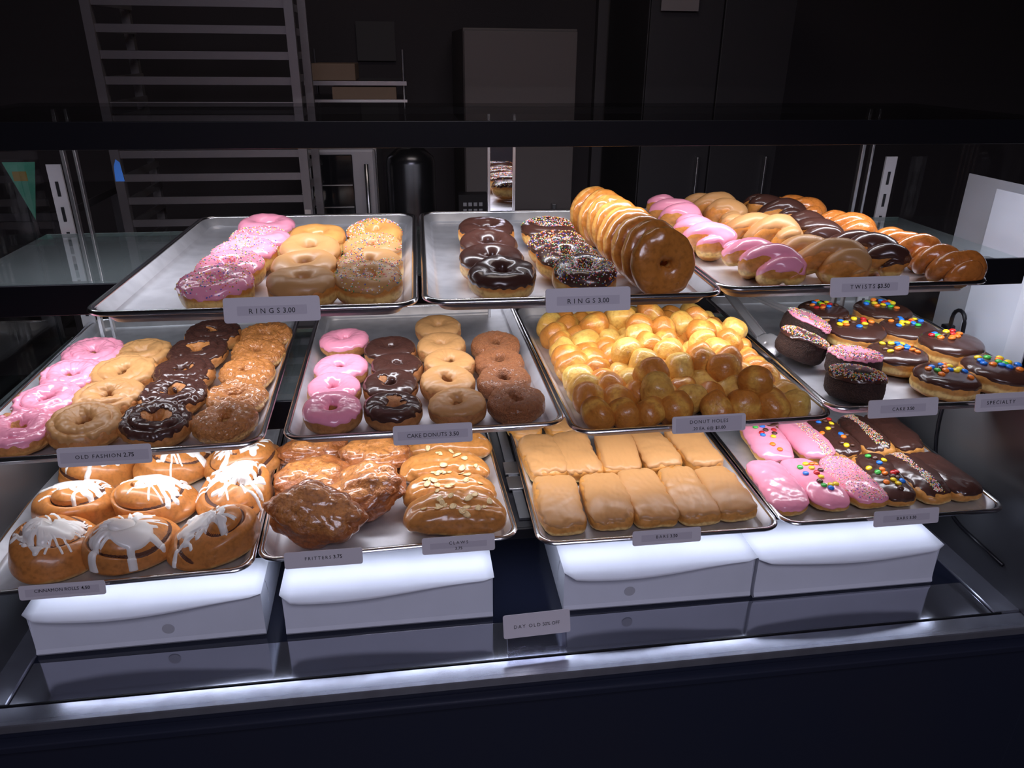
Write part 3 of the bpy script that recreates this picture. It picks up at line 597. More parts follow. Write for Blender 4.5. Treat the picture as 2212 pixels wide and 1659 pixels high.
# ---- middle second: cake donuts
CP = lambda seed, im, dm=D_CAKE, **kw: ring_proto('cake', .0490, .037, .0090, seed, dm, im, None, thr=.38, ragged=.36, lump=.0009, flat=.8, fine=.0004 if dm is D_CAKE else .0010, **kw)
c_p = [(CP(111 + i, I_PINK), 'pink iced cake donut') for i in range(4)]
c_c = [(CP(121 + i, I_CHOC, bare=(9, .55, .6, .22)[i]), 'chocolate iced cake donut') for i in range(4)]
c_m = [(CP(131 + i, I_MAPLE), 'maple iced cake donut') for i in range(5)]
c_s = [(CP(141 + i, None, D_CINN), 'cinnamon sugar cake donut') for i in range(4)]
ring_columns('E', [add(c_p, .049), add(c_c, .049), add(c_m, .049), add(c_s, .049)], 'cake donuts on the second middle tray', .037, 6, 'cake_donut', 'donut', 'cake')

# ---- middle third: donut holes
hp = []
for i in range(8):
    V, F = ellipsoid(1, 1, 1, 34, 22); V = np.array(V); nz = Noise(200 + i); g = np.random.default_rng(200 + i)
    sc = g.uniform(.84, 1.18, 3); e = .82
    V = np.sign(V) * np.abs(V) ** e; V *= sc; V = V * (1 + .11 * nz(V, 1.7) + .045 * nz(V, 4) + .010 * np.abs(nz(V, 12)))[:, None]
    hp.append(mesh('donut_hole', V * .0250, F, D_HOLE2 if i % 3 == 0 else D_HOLE))
ORDW = ['first ', 'second ', 'third ', 'fourth ', 'fifth ', 'sixth ', 'seventh ', 'eighth ', 'ninth ', 'tenth ']
FRONTH = sorted([i for i, h_ in enumerate(HOLES) if h_[1] < 1112 and h_[2] < 34], key=lambda i: HOLES[i][0])
for i, (x, y, z, r) in enumerate(HOLES):
    o = obj('donut_hole', hp[rnd.choice([0, 1, 2, 4, 5, 7, 6, 3])], None, (x / 1000, y / 1000, PANFLOOR['F'] + z / 1000 + .0005), (rnd.uniform(0, 6), rnd.uniform(0, 6), rnd.uniform(0, 6)), (r / 250 * 1.04,) * 3)
    lab_ = 'round golden glazed donut hole in the heaped pile of donut holes'
    if i in FRONTH: lab_ = f'donut hole in the front row of the pile, {ORDW[FRONTH.index(i)]}from the left'
    tag(o, lab_, 'donut hole', 'donut holes heaped on the third middle tray')

# ---- middle far right: filled donuts with candies, chocolate cakes
def bismarck(seed):
    V, F, N, sv, cv, pv, nz = disc_shape(.0600, .043, seed, ex=.42, waist=.035)
    circ = np.stack([np.cos(pv), np.sin(pv), 0 * pv], -1)
    m = sv - (.42 + .10 * nz(circ, 3) + .07 * nz(V, 330)); N2 = N
    return [('dough', mesh('filled_dough', V, F, D_FILLED), None), ('icing', icing_mesh('filled_icing', V, F, N, m, I_CHOC), None)], V, N
D_FILLED = dough('filled_donut_dough', (.62, .27, .06), (.86, .60, .22), .016, .007, .42, coat=.25)
bl = ['chocolate donut with candies, back left of the candy-topped ones', 'chocolate donut with candies, back right, under the twists tray', 'large chocolate donut with candies beside the tongs', 'chocolate donut with candies clustered on its rear half', 'chocolate donut with candies touching the tray\'s right edge, middle', 'chocolate donut with candies in the centre of the tray\'s right half', 'front chocolate donut with candies and icing dripping down its front', 'chocolate donut with candies in the front right corner']
clus = [(-.005, .005), (0, .01), (-.005, .012), (0, .018), (-.008, .014), (0, .008), (.0, .006), (-.004, .006)]
for i, (x, y, w_) in enumerate(COLS['G'][0]):
    parts, V, N = bismarck(300 + i)
    rz = 0; t = place('filled_donut', parts, (x, y, PANFLOOR['G'] + .001), (math.radians(rnd.uniform(0, 3)), math.radians((0, 0, 1, -1, 0, 2, 3, 4)[i]), rz), bl[i], 'donut', 'candy topped filled donuts', min(1.08, w_ / .118))
    g = random.Random(i * 5 + 1); sp = []
    while len(sp) < (13, 13, 15, 14, 12, 14, 15, 14)[i]:
        q = (clus[i][0] + g.gauss(0, .019), clus[i][1] + g.gauss(0, .012))
        if math.hypot(*q) < .042 and all(math.hypot(q[0] - p[0], q[1] - p[1]) > .0098 for p in sp): sp.append(q)
    put_candies(t, V, N, sp, i)
def choc_cake(seed, imat, n):
    V, F, N, sv, cv, pv, nz = disc_shape(.0500, .050, seed, ex=.22, lump=.0010, nu=140, nv=60)
    V = V + N * (.0006 * np.abs(nz(V, 900)) + .0005 * nz(V, 500))[:, None]; V[:, 2] = np.maximum(V[:, 2], 0)
    circ = np.stack([np.cos(pv), np.sin(pv), 0 * pv], -1); m = sv - (.86 + .05 * nz(circ, 4)) + .0
    r = np.hypot(V[:, 0], V[:, 1]); m = np.where((sv > .5) & (r < .0485 + .0012 * nz(circ, 4)), .3, -1)
    return [('cake', mesh('choc_cake', V, F, D_CHOC), None), ('icing', icing_mesh('cake_icing', V, F, N, m, imat, .003), None),
            ('sprinkles', sprinkles('sprinkles', V, N, (m > 0) & (r < .046) & (nz(V, 45) > -.4 if n < 600 else r > 0), n, seed, (.0010, .0007), lift=.0042), 'stuff')]
cl = [('chocolate cake with pink icing and sprinkles, tilted between the tongs', I_PINK, 500), ('chocolate cake with chocolate icing and pale sprinkles at the tongs\' tip', I_CHOC, 800), ('chocolate cake with pink icing dripping at its left, behind the front one', I_PINK, 620), ('chocolate cake with chocolate icing and sprinkles at the tray front', I_CHOC, 900)]
for i, ((x, y, w_), (lb, im, n)) in enumerate(zip(COLS['G'][1], cl)):
    ry = math.radians((20, 19, 4, 5)[i]); rx = math.radians((3, -1, -6, -6)[i]); R = .05
    eul = (Matrix.Rotation(ry, 3, 'Y') @ Matrix.Rotation(rx, 3, 'X')).to_euler()
    # lowest point of the tilted disc touches the tray
    nrm = Matrix.Rotation(ry, 3, 'Y') @ Matrix.Rotation(rx, 3, 'X') @ Vector((0, 0, 1)); drop = R * .97 * math.sqrt(max(0, 1 - nrm.z ** 2))
    place('chocolate_cake', choc_cake(320 + i, im, n), (x - nrm.x * .025, y - nrm.y * .025 + .006, PANFLOOR['G'] + drop + .0005), eul, lb, 'cake', 'sprinkled chocolate cakes')

# tongs lying among the chocolate cakes
TONG = mat('tong_steel', (.40, .39, .40), .33, .55)  # even grey, part diffuse so the steel mirrors less of the dark
tg = tag(empty('tongs', (.70, 1.40, PANFLOOR['G'])), 'stainless scalloped serving tongs lying on the far right middle tray', 'tongs')
def tong_arm(p0, p1, hc, hn):
    """channel-shaped arm from p0 to p1, scalloped bowl centred on hc with its back towards hn"""
    mb = MB(); a = Vector(p0); b = Vector(p1); d = (b - a).normalized(); s_ = d.cross(Vector((0, 0, 1))).normalized()
    w0, w1 = .011, .013; t = Vector((0, 0, .0012)); lip = Vector((0, 0, .006))
    mb.add([a - s_ * w0, a + s_ * w0, b + s_ * w1, b - s_ * w1, a - s_ * w0 + t, a + s_ * w0 + t, b + s_ * w1 + t, b - s_ * w1 + t], [(0, 3, 2, 1), (4, 5, 6, 7), (0, 1, 5, 4), (1, 2, 6, 5), (2, 3, 7, 6), (3, 0, 4, 7)])
    for q in (-1, 1):
        mb.add([a + s_ * w0 * q, b + s_ * w1 * q, b + s_ * w1 * q + lip, a + s_ * w0 * q + lip, a + s_ * (w0 - .001) * q, b + s_ * (w1 - .001) * q, b + s_ * (w1 - .001) * q + lip, a + s_ * (w0 - .001) * q + lip],
               [(0, 1, 2, 3), (7, 6, 5, 4), (0, 3, 7, 4), (3, 2, 6, 7), (1, 5, 6, 2)])
    mb.build('arm', TONG, tg, (-.70, -1.40, -PANFLOOR['G']))
    hc = Vector(hc); hn = Vector(hn).normalized(); e1 = (d - hn * d.dot(hn)).normalized(); e2 = hn.cross(e1)
    V = []; F = []; n = 60; Ls = [0, .25, .5, .75, .9, 1]
    for L_ in Ls:
        for k in range(n):
            th = 2 * PI * k / n; r = .030 * L_ * (1 + (.07 * abs(math.sin(th * 6)) if L_ > .95 else 0))
            V.append(hc + e1 * (r * 1.15 * math.cos(th)) + e2 * r * math.sin(th) + hn * (-.010 * L_ * L_))
    for i in range(len(Ls) - 1):
        for k in range(n): F.append((i * n + k, i * n + (k + 1) % n, (i + 1) * n + (k + 1) % n, (i + 1) * n + k))
    h = obj('scalloped_head', mesh('tong_head', V, F, TONG), tg, (-.70, -1.40, -PANFLOOR['G']))
    m = h.modifiers.new('s', 'SOLIDIFY'); m.thickness = .0012
zt = PANFLOOR['G']
tong_arm((.752, 1.665, zt + .055), (.742, 1.428, zt + .020), (.737, 1.402, zt + .020), (-.5, -.35, .8))
tong_arm((.770, 1.675, zt + .060), (.858, 1.500, zt + .042), (.868, 1.484, zt + .036), (-.1, -.75, .6))

# ---- top right: twists
def twist_proto(length, r0, seed, imat, dmat=None, turns=1.5, cover=.15):
    nz = Noise(seed); nu, nv = 90, 44
    u = np.linspace(-1, 1, nu)[:, None]; th = np.linspace(0, 2 * PI, nv, endpoint=False)[None, :]
    env = np.maximum(1 - np.abs(u) ** 3.2, 0) ** .45 * (1 - .12 * u)
    rope = .64 + .46 * np.abs(np.cos(th - u * turns * PI + seed)) ** .75
    r = r0 * env * rope * (1 + .05 * np.sin(u * 5 + seed))
    y = u * length / 2 + 0 * th; x = r * np.cos(th) * 1.12 + .004 * np.sin(u * 4 + seed); z = r * np.sin(th) * .92
    V = np.stack([x, y, z + 0 * u], -1).reshape(-1, 3); F = grid_faces(nu, nv, False, True)
    if vnormals(V, F)[(nu // 2) * nv + nv // 4][2] < 0: F = F[:, ::-1]
    N = vnormals(V, F); V = V + N * (.0016 * nz(V, 90) + .0006 * nz(V, 260))[:, None]; V[:, 2] -= V[:, 2].min() * .92; V[:, 2] = np.maximum(V[:, 2], 0); N = vnormals(V, F)
    parts = [('dough', mesh('twist_dough', V, F, dmat or D_TWIST), None)]
    if imat:
        m = N[:, 2] - cover - .22 * nz(V, 60) - .1 * nz(V, 300); parts.append(('icing', icing_mesh('twist_icing', V, F, N, m, imat, .0024, .3), None))
    return parts
D_TWIST = dough('twist_dough', (.58, .23, .045), (.84, .54, .16), .016, .009, .38, coat=.35)
D_TWG = dough('glazed_twist_dough', (.60, .19, .035), (.74, .34, .08), .010, .006, .25, coat=1.0, bump=(140, .7, .0020))
TS = dict(pink=(I_PINK, 'pink iced twist'), maple=(I_MAPLE, 'maple iced twist'), choc=(I_CHOC, 'chocolate iced twist'), glazed=(None, 'plain glazed twist'))
for ci, (k, (im, ds)) in enumerate(TS.items()):
    rows = TWISTS[k]
    for i, (xa, ya, xb, yb) in enumerate(rows):
        Lg = max(.150, min(.185, math.hypot(xb - xa, yb - ya) + .045)); r0 = (.034, .036, .034, .033)[ci]
        if k == 'glazed': Lg = (.145, .15, .145, .12)[i]
        parts = twist_proto(Lg, r0, 400 + ci * 10 + i, im, D_TWG if k == 'glazed' else None)
        ang = math.atan2(yb - ya, xb - xa) - PI / 2 + PI
        n = len(rows); lab = ['at the back of its column', 'in the middle of its column', 'at the front of its column'][i] if n == 3 else ['at the back', 'second from the back', 'second from the front', 'at the front'][i] + ' of the right column'
        place('donut_twist', parts, ((xa + xb) / 2, (ya + yb) / 2, PANFLOOR['C'] + .0005), (0, 0, ang), f'{ds} {lab} on the top right tray', 'pastry', 'twists on the top right tray')

# ---- bottom far left: cinnamon rolls
def roll_proto(seed, R=.075, h=.055, nstroke=16):
    nz = Noise(seed); g = np.random.default_rng(seed); nu, nv = 180, 90
    ph = np.linspace(0, 2 * PI, nu, endpoint=False)[:, None]; t = np.linspace(-PI / 2, PI / 2, nv)[None, :]
    c, s_ = np.cos(t), np.sin(t); cc = np.abs(c) ** .62; ss = np.sign(s_) * np.abs(s_) ** .9
    rad = R * cc * (1 + .05 * np.cos(2 * ph + seed) + .03 * np.cos(3 * ph)); z = h * .36 + h * .36 * ss
    V = np.stack([rad * np.cos(ph), rad * np.sin(ph), z + 0 * ph], -1).reshape(-1, 3)
    F = grid_faces(nu, nv, True, False)
    if vnormals(V, F)[nv - 4][2] < 0: F = F[:, ::-1]
    ox, oy = g.uniform(-.010, .010, 2)
    x, y = V[:, 0] - ox, V[:, 1] - oy; rr = np.hypot(x, y) / R; a = np.arctan2(y, x) / (2 * PI) + seed * .37
    top = (V[:, 2] > h * .36)
    sp = rr * 1.75 - a; fr = sp - np.floor(sp)                        # position inside the coil
    coil = np.sin(np.clip(fr, 0, 1) * PI) ** .6; grow = np.exp(-(np.minimum(fr, 1 - fr) / .07) ** 2)
    lift = np.clip(1 - rr * .92, 0, 1) ** .75 * h * .62
    wgt = sm((V[:, 2] / h - .40) / .2) * sm((1.05 - rr) / .12)
    V[:, 2] += wgt * (lift + .004 * coil - .012 * grow * np.clip(1.25 - rr, 0, 1))
    la = g.uniform(0, 6.28); zz_ = np.clip(V[:, 2] / h, 0, 1.4) ** 2; V[:, 0] += .012 * math.cos(la) * zz_; V[:, 1] += .012 * math.sin(la) * zz_; V[:, 2] += .5 * zz_ * (V[:, 0] * math.cos(la + 1) + V[:, 1] * math.sin(la + 1)) * .25
    N = vnormals(V, F); V = V + N * (.0030 * nz(V, 42) + .0009 * nz(V, 160))[:, None]; V[:, 2] = np.maximum(V[:, 2], 0); N = vnormals(V, F)
    parts = [('dough', mesh('roll_dough', V, F, D_ROLL), None)]
    fm = np.where(top & (rr > .12), (grow * wgt) - .45, -1); im = icing_mesh('filling', V, F, N, fm, D_FILL, .0006, .5)
    if im: parts.append(('filling', im, None))
    # icing: a pool and poured strokes
    P = V[:, :2]; m = -np.ones(len(V))
    def seg(p, q, w_):
        p = np.array(p); q = np.array(q); d = q - p; t_ = np.clip(((P - p) @ d) / (d @ d), 0, 1); return w_ - np.linalg.norm(P - p - t_[:, None] * d, axis=1)
    cx, cy = g.uniform(-.018, .018, 2)
    m = np.maximum(m, (.025 + .017 * nz(V, 55)) - np.hypot(P[:, 0] - cx, P[:, 1] - cy) * .85 - .003)
    for k in range(nstroke + 5):
        a0 = g.uniform(0, 2 * PI); p = np.array([cx, cy]) + g.normal(0, .012, 2); Ld = g.uniform(.03, .062); wd = g.uniform(.0022, .0060); n_ = 5
        for j in range(n_):
            a0 += g.normal(0, .32); q = p + np.array([math.cos(a0), math.sin(a0)]) * Ld / n_; m = np.maximum(m, seg(p, q, wd * (1.25 if j == n_ - 1 else 1))); p = q
    for k in range(7):
        a0 = g.uniform(0, 2 * PI); p = np.array([math.cos(a0), math.sin(a0)]) * .055; q = -p * g.uniform(.6, 1) + g.normal(0, .015, 2); m = np.maximum(m, seg(p, q, .0021))
    m = np.minimum(m / .004, np.minimum((N[:, 2] + .25) * 4, (V[:, 2] - .006) / .004))
    parts.append(('icing', icing_mesh('roll_icing', V, F, N, m, I_WHITE, .0028, .8), None))
    return parts
RL = [['cinnamon roll mostly hidden under the old fashion tag, back left', 'iced cinnamon roll in the back row, middle', 'iced cinnamon roll in the back right corner of its tray'],
      ['iced cinnamon roll in the middle row, left', 'iced cinnamon roll in the middle row, centre', 'iced cinnamon roll in the middle row, right, with a thick white cap'],
      ['large iced cinnamon roll in the front left corner, cut by the photo edge', 'iced cinnamon roll in the front row, centre, with dark filling', 'iced cinnamon roll in the front right corner of its tray']]
for r_ in range(3):
    for c_ in range(3):
        x, y, w_ = COLS['H'][r_][c_]; y = (1.455, 1.315, 1.178)[r_]
        parts = roll_proto(500 + r_ * 3 + c_)
        place('cinnamon_roll', parts, (x, y, PANFLOOR['H'] + .002), (math.radians(4), math.radians((6, 3, -4)[c_]), 0), RL[r_][c_], 'cinnamon roll', 'cinnamon rolls on the far left bottom tray', 1.02)

# ---- bottom second: fritters and claws
def fritter_mesh(seed, sx, sy, sz):
    bm = bmesh.new(); bmesh.ops.create_icosphere(bm, subdivisions=6, radius=1)
    V = np.array([v.co[:] for v in bm.verts]); F = np.array([[v.index for v in f.verts] for f in bm.faces]); bm.free()
    g = np.random.default_rng(seed); nz = Noise(seed)
    def lumps(n, sg, lo):
        p = g.normal(size=(n, 3)); p /= np.linalg.norm(p, axis=1)[:, None]; am = g.uniform(lo, 1, n); sgm = sg * g.uniform(.8, 1.25, n)
        return (am[None] * np.exp(-((np.linalg.norm(V[:, None] - p[None], axis=2) / sgm[None]) ** 2))).max(1)
    bumpy = .68 + .24 * lumps(30, .40, .5) + .105 * lumps(100, .21, .3) + .032 * lumps(420, .095, .1) + .05 * nz(V, 2.2) + .006 * nz(V, 14)
    V = V * bumpy[:, None] * np.array([sx, sy, sz]); return mesh('fritter', V, F, D_FRIT)
FR = [((-.197, 1.185), (.100, .068, .050), 40, -6, 'large dark fritter propped up at the front left of the fritter tray'), ((-.105, 1.268), (.098, .068, .048), 26, -14, 'craggy fritter right behind the large front one'),
      ((-.205, 1.330), (.092, .066, .042), 14, 8, 'fritter against the tray\'s left edge, middle'), ((-.090, 1.400), (.094, .068, .044), 10, 10, 'fritter behind the cake donut tag, back right of the fritters'), ((-.215, 1.455), (.086, .064, .042), 8, 0, 'knobbly fritter at the back left, under the cake donut tray')]
for i, ((x, y), (sx, sy, sz), tl, ya, lb) in enumerate(FR):
    a = math.radians(tl); hz = math.sqrt((sy * math.sin(a)) ** 2 + (sz * math.cos(a)) ** 2)
    o = obj('fritter', fritter_mesh(600 + i, sx, sy, sz), None, (x, y, PANFLOOR['I'] + hz * .93), (a, math.radians((10, -16, 0, 0, 0)[i]), math.radians(ya)))
    tag(o, lb, 'fritter', 'apple fritters on the second bottom tray')
CLW = [((.060, 1.455), 'pale claw at the back, mostly hidden by the cake donut tag'), ((.052, 1.352), 'almond claw third from the front'), ((.058, 1.262), 'almond claw second from the front'), ((.060, 1.176), 'large dark almond claw at the tray front')]
for i, ((x, y), lb) in enumerate(CLW):
    V, F, N, sv, nz = bar_shape(.184 + .004 * i, .086 + .010 * (i == 3), .058 + .012 * (i == 3), 700 + i, ex=2.6, ez=2.3, lump=.0026)
    # two creases along the crescent
    V[:, 1] += -2.2 * V[:, 0] ** 2 + .010
    cr = np.exp(-((V[:, 0] - .02) / .006) ** 2) * (V[:, 1] > 0) * .005; V[:, 2] -= cr * (sv > 0)
    V[:, 2] -= .004 * np.exp(-((V[:, 1] + .006) / .008) ** 2) * (sv > .2) * np.cos(V[:, 0] * 16)
    N = vnormals(V, F)
    t = place('almond_claw', [('dough', mesh('claw_dough', V, F, D_CLAW), None)], (x, y, PANFLOOR['I'] + .001 + .004), (math.radians(5), 0, math.radians((0, 1, 0, -2)[i])), lb, 'pastry', 'almond claws on the second bottom tray')
    g = random.Random(800 + i)
    for k in range((5, 9, 16, 17)[i]):
        q = (g.gauss(.0, .034), g.gauss((.0, .0, .012, .0)[i], .015)); q = (max(-.07, min(.07, q[0])), max(-.028, min(.03, q[1])))
        p, n = mound_h(V, N, *q); n = (Vector(n) + Vector((g.uniform(-.2, .2), g.uniform(-.2, .2), 0))).normalized()
        s_ = g.uniform(.6, 1.1); obj('almond_flake', FLAKE, t, (p[0], p[1], p[2] + .0012), align(n, g.uniform(0, 6)), (s_,) * 3)

# ---- bottom third and far right: bars
def bar_proto(seed, lx, ly, h, imat, ex=4.0, ez=2.8, thr=.50, rag=.30, spr=0, line=None, dmat=None, width=None):
    V, F, N, sv, nz = bar_shape(lx, ly, h, seed, ex, ez)
    m = sv - thr - rag * .5 * nz(V * np.array([1, 1, 0]), 45) - rag * .4 * nz(V, 320)
    if width: m = np.minimum(m, (width - np.abs(V[:, 0] - .004)) / .006 + .3 * nz(V, 300))
    parts = [('dough', mesh('bar_dough', V, F, dmat or D_BAR), None), ('icing', icing_mesh('bar_icing', V, F, N, m, imat, .0024), None)]
    if spr:
        reg = (m > .2) & (sv > .45)
        if line is not None: reg &= np.abs(V[:, 0] - line) < .011 + .004 * nz(V, 60)
        parts.append(('sprinkles', sprinkles('sprinkles', V, N, reg, spr, seed), 'stuff'))
    return parts, V, N
D_BAR = dough('bar_dough', (.60, .27, .06), (.86, .62, .24), .010, .008, .45, coat=.2)
JN = ['leftmost', 'second from left', 'middle', 'second from right', 'rightmost']
for r_ in range(2):
    for c_ in range(5):
        x, y, w_ = COLS['J'][r_][c_]
        y = (1.395, 1.215)[r_]; parts, V, N = bar_proto(900 + r_ * 5 + c_, .087, .172, .040, I_MAPLE, ex=5.0, ez=3.4, thr=.45, rag=.45)
        place('maple_bar', parts, (x + .003, y, PANFLOOR['J'] + .001), (math.radians(rnd.uniform(0, 3)), 0, math.radians(rnd.uniform(-3, 3) + (2 if c_ > 2 else 0))), f'maple iced bar, {JN[c_]} in the {("back", "front")[r_]} row of maple bars', 'donut bar', 'maple bars on the third bottom tray')
for i, xx in enumerate((.245, .275)):
    parts, V, N = bar_proto(930 + i, .082, .15, .038, I_MAPLE); place('maple_bar', parts, (xx + i * .06, 1.565, PANFLOOR['J'] + .001), (0, 0, 0), ['maple bar in the third row, in the tray\'s left back corner', 'maple bar in the hidden third row, next to the corner one'][i], 'donut bar', 'maple bars on the third bottom tray')
KS = [[(I_PINK, 'pink iced bar with candies, leftmost in the back row', 0, 13), (I_PINK, 'pink iced bar with sprinkles in the back row', 850, 0), (I_CHOC, 'chocolate iced bar with candies in the back row', 0, 15), (I_CHOC, 'chocolate iced bar with a line of sprinkles in the back row', 850, 0), (I_CHOC, 'plain chocolate bar, rightmost in the back row', 0, 0)],
      [(I_PINK, 'plain pink iced bar at the tray\'s front left corner', 0, 0), (I_PINK, 'pink iced bar with candies, second in the front row', 0, 14), (I_PINK, 'pink iced bar with sprinkles in the front row', 950, 0), (I_CHOC, 'chocolate iced bar with candies in the front row', 0, 17), (I_CHOC, 'chocolate iced bar with a line of sprinkles in the front row', 850, 0), (I_CHOC, 'plain chocolate bar, rightmost in the front row', 0, 0)]]
for r_ in range(2):
    for c_, (im, lb, sp, cd) in enumerate(KS[r_]):
        x, y, w_ = COLS['K'][r_][c_]; y = (1.405, 1.222)[r_]; ch = im is I_CHOC
        parts, V, N = bar_proto(950 + r_ * 8 + c_, .083 if not ch else .080, .172, .041, im, ex=3.4, ez=2.6, thr=.10 if not ch else .42, rag=.32, spr=sp, line=.002 if ch else (None if r_ else .010))
        t = place('iced_bar', parts, (x + .004, y, PANFLOOR['K'] + .001), (math.radians(2), math.radians(0 if not ch else (-3 if r_ else -5)), math.radians(rnd.uniform(-2, 2) + (3 if c_ > 3 else 0))), lb, 'donut bar', 'pink and chocolate bars on the far right bottom tray')
        if cd:
            g = random.Random(c_ + r_ * 9 + 3); q_ = []
            while len(q_) < cd:
                q = (g.gauss(.004, .013), g.uniform(-.066, .062))
                if abs(q[0]) < .026 and all(math.hypot(q[0] - p[0], q[1] - p[1]) > .0100 for p in q_): q_.append(q)
            put_candies(t, V, N, q_, c_ + r_ * 7)

# ------------------------------------------------------------------ kitchen behind the case
RACKM = mat('rack_aluminium', (.22, .20, .21), .45, .6)
rk = tag(empty('speed_rack', (-.555, 2.4, 0)), 'tall aluminium speed rack of empty slides behind the case at left', 'rack')
for xx in (-.275, .255):
    for yy in (0, .32): MB().box(xx - .0125, xx + .0125, yy - .0125, yy + .0125, .1, 2.0).build('post', RACKM, rk)
for k in range(26):
    z = .24 + k * .0665
    MB().box(-.262, .242, -.004, .002, z, z + .021).box(-.262, -.255, 0, .32, z, z + .021).box(.235, .242, 0, .32, z, z + .021).build('slide_rail', RACKM, rk)
MB().box(-.29, .27, -.0125, .3325, .075, .1).build('base_frame', RACKM, rk)
for xx in (-.27, .25):
    for yy in (0, .32):
        c = MB().tube([(xx - .012, yy, .0375), (xx + .012, yy, .0375)], .0375, 18).build('caster', BLACK, rk)
box('bolt', .245, .262, -.0165, -.0125, 1.135, 1.150, STEEL, rk)
def cabinet(name, x0, x1, y0, y1, z0, z1, m, label, cat, doors=1, handle=True):
    t = tag(empty(name, ((x0 + x1) / 2, (y0 + y1) / 2, z0)), label, cat); t.location = (0, 0, 0)
    box('body', x0, x1, y0 + .02, y1, z0, z1, m, t, .004); wd = (x1 - x0) / doors
    for k in range(doors):
        d = box('door', x0 + k * wd + .003, x0 + (k + 1) * wd - .003, y0, y0 + .018, z0 + .01, z1 - .01, m, t, .003)
        if handle: box('handle', x0 + k * wd + wd * .8, x0 + k * wd + wd * .84, y0 - .03, y0, z0 + (z1 - z0) * .4, z0 + (z1 - z0) * .6, STEEL, d, .003)
    return t
GREYP = mat('grey_brown_enamel', (.16, .135, .13), .55); GREYD = mat('dark_grey_enamel', (.05, .045, .05), .5)
cabinet('upright_cooler', .245, .70, 3.2, 3.9, 0, 1.68, GREYP, 'tall grey brown cooler cabinet behind the middle of the case', 'cooler')
cabinet('upright_freezer', 1.0, 1.62, 3.25, 3.9, 0, 1.98, GREYD, 'tall dark freezer cabinet behind the right of the case', 'freezer', 2)
box_n = tag(box('notice_sheet', 1.035, 1.19, 3.225, 3.2275, 1.75, 1.95, mat('dim_paper', (.35, .31, .31), .8)), 'pale notice sheet on the dark freezer, cut by the photo top', 'notice')
ov = tag(empty('oven', (0, 0, 0)), 'stainless convection oven with a dark window behind the case, left of centre', 'oven')
box('body', -.37, -.10, 2.92, 3.6, .75, 1.30, STEEL, ov, .01); box('door_frame', -.36, -.105, 2.895, 2.92, .80, 1.27, mat('brushed_oven_steel', (.42, .40, .42), .4, .6), ov, .012)
box('window', -.34, -.19, 2.888, 2.895, .86, 1.25, mat('oven_window', (.01, .01, .012), .08), ov, .01)
MB().tube([(-.14, 2.86, .84), (-.14, 2.86, 1.22)], .008, 8).build('handle', STEEL, ov, smooth=True)
for zz in (.90, .98, 1.06, 1.14): box('oven_shelf', -.335, -.195, 2.884, 2.888, zz, zz + .004, STEEL, ov)
box('stand', -.37, -.10, 2.95, 3.5, 0, .75, GREYD, ov)
ws = tag(empty('wall_shelf', (0, 0, 0)), 'steel wire shelf with pans and a cardboard box, behind the rack', 'shelf')
box('shelf_board', -.36, .02, 3.1, 3.5, 1.475, 1.490, STEEL, ws); box('shelf_board', -.36, .02, 3.1, 3.5, 1.415, 1.425, STEEL, ws)
for xx in (-.35, .01):
    for yy in (3.11, 3.49): MB().tube([(xx, yy, 0), (xx, yy, 1.60)], .006, 8).build('shelf_post', STEEL, ws)
BRN = mat('kraft_cardboard', (.28, .19, .13), .7)
tag(box('cardboard_carton', -.33, -.17, 3.12, 3.40, 1.491, 1.55, BRN, None, .002), 'small brown carton on top of the wire shelf', 'box')
tag(box('cake_board_stack', -.26, -.02, 3.105, 3.4, 1.4255, 1.47, BRN, None, .002), 'flat tan boards stacked on the lower wire shelf', 'boards')
tag(box('paper_sheet', -.20, -.02, 3.97, 3.975, 1.55, 1.72, mat('dim_sheet', (.12, .11, .11), .8)), 'dim grey paper sheet on the back wall above the wire shelf', 'notice')
ur = tag(empty('coffee_urn', (.02, 2.9, 0)), 'dark coffee urn with a spigot between the oven and the cooler', 'coffee urn')
URN = mat('urn_steel', (.10, .10, .11), .25, .9)
def lathe(prof, n=28):
    V = []; F = []
    for r, z in prof:
        for k in range(n): V.append((r * math.cos(2 * PI * k / n), r * math.sin(2 * PI * k / n), z))
    for i in range(len(prof) - 1):
        for k in range(n): F.append((i * n + k, i * n + (k + 1) % n, (i + 1) * n + (k + 1) % n, (i + 1) * n + k))
    F.append(tuple(range(n - 1, -1, -1))); F.append(tuple((len(prof) - 1) * n + k for k in range(n))); return V, F
obj('tank', mesh('tank', *lathe([(.085, .78), (.09, .80), (.09, 1.22), (.085, 1.24), (.05, 1.27), (.02, 1.275)]), URN), ur)
MB().tube([(0, -.09, .86), (0, -.13, .86), (0, -.135, .83)], .009, 8).build('spigot', STEEL, ur, smooth=True)
MB().box(-.012, .012, -.093, -.089, 1.0, 1.02).build('gauge', STEEL, ur); MB().box(-.12, .12, -.12, .12, .0, .78).build('stand', GREYD, ur)
kp = tag(empty('prep_counter', (0, 0, 0)), 'low dark steel prep counter with shelves behind the right half of the case', 'counter')
box('counter_top', .30, 1.5, 2.5, 3.1, .98, 1.00, DSTEEL, kp, .003); box('under_shelf', .30, 1.5, 2.5, 3.1, .5, .52, DSTEEL, kp)
for xx in (.32, 1.46):
    for yy in (2.52, 3.06): MB().box(xx, xx + .03, yy, yy + .03, 0, .98).build('counter_leg', DSTEEL, kp)
cr = tag(empty('card_reader', (.24, 2.52, 1.0)), 'small black control unit with pale buttons beside the mirrored strip', 'control panel')
cr.location = (.225, 2.6, 1.05)
MB().box(-.05, .05, 0, .06, -.06, .10).build('housing', BLACK, cr)
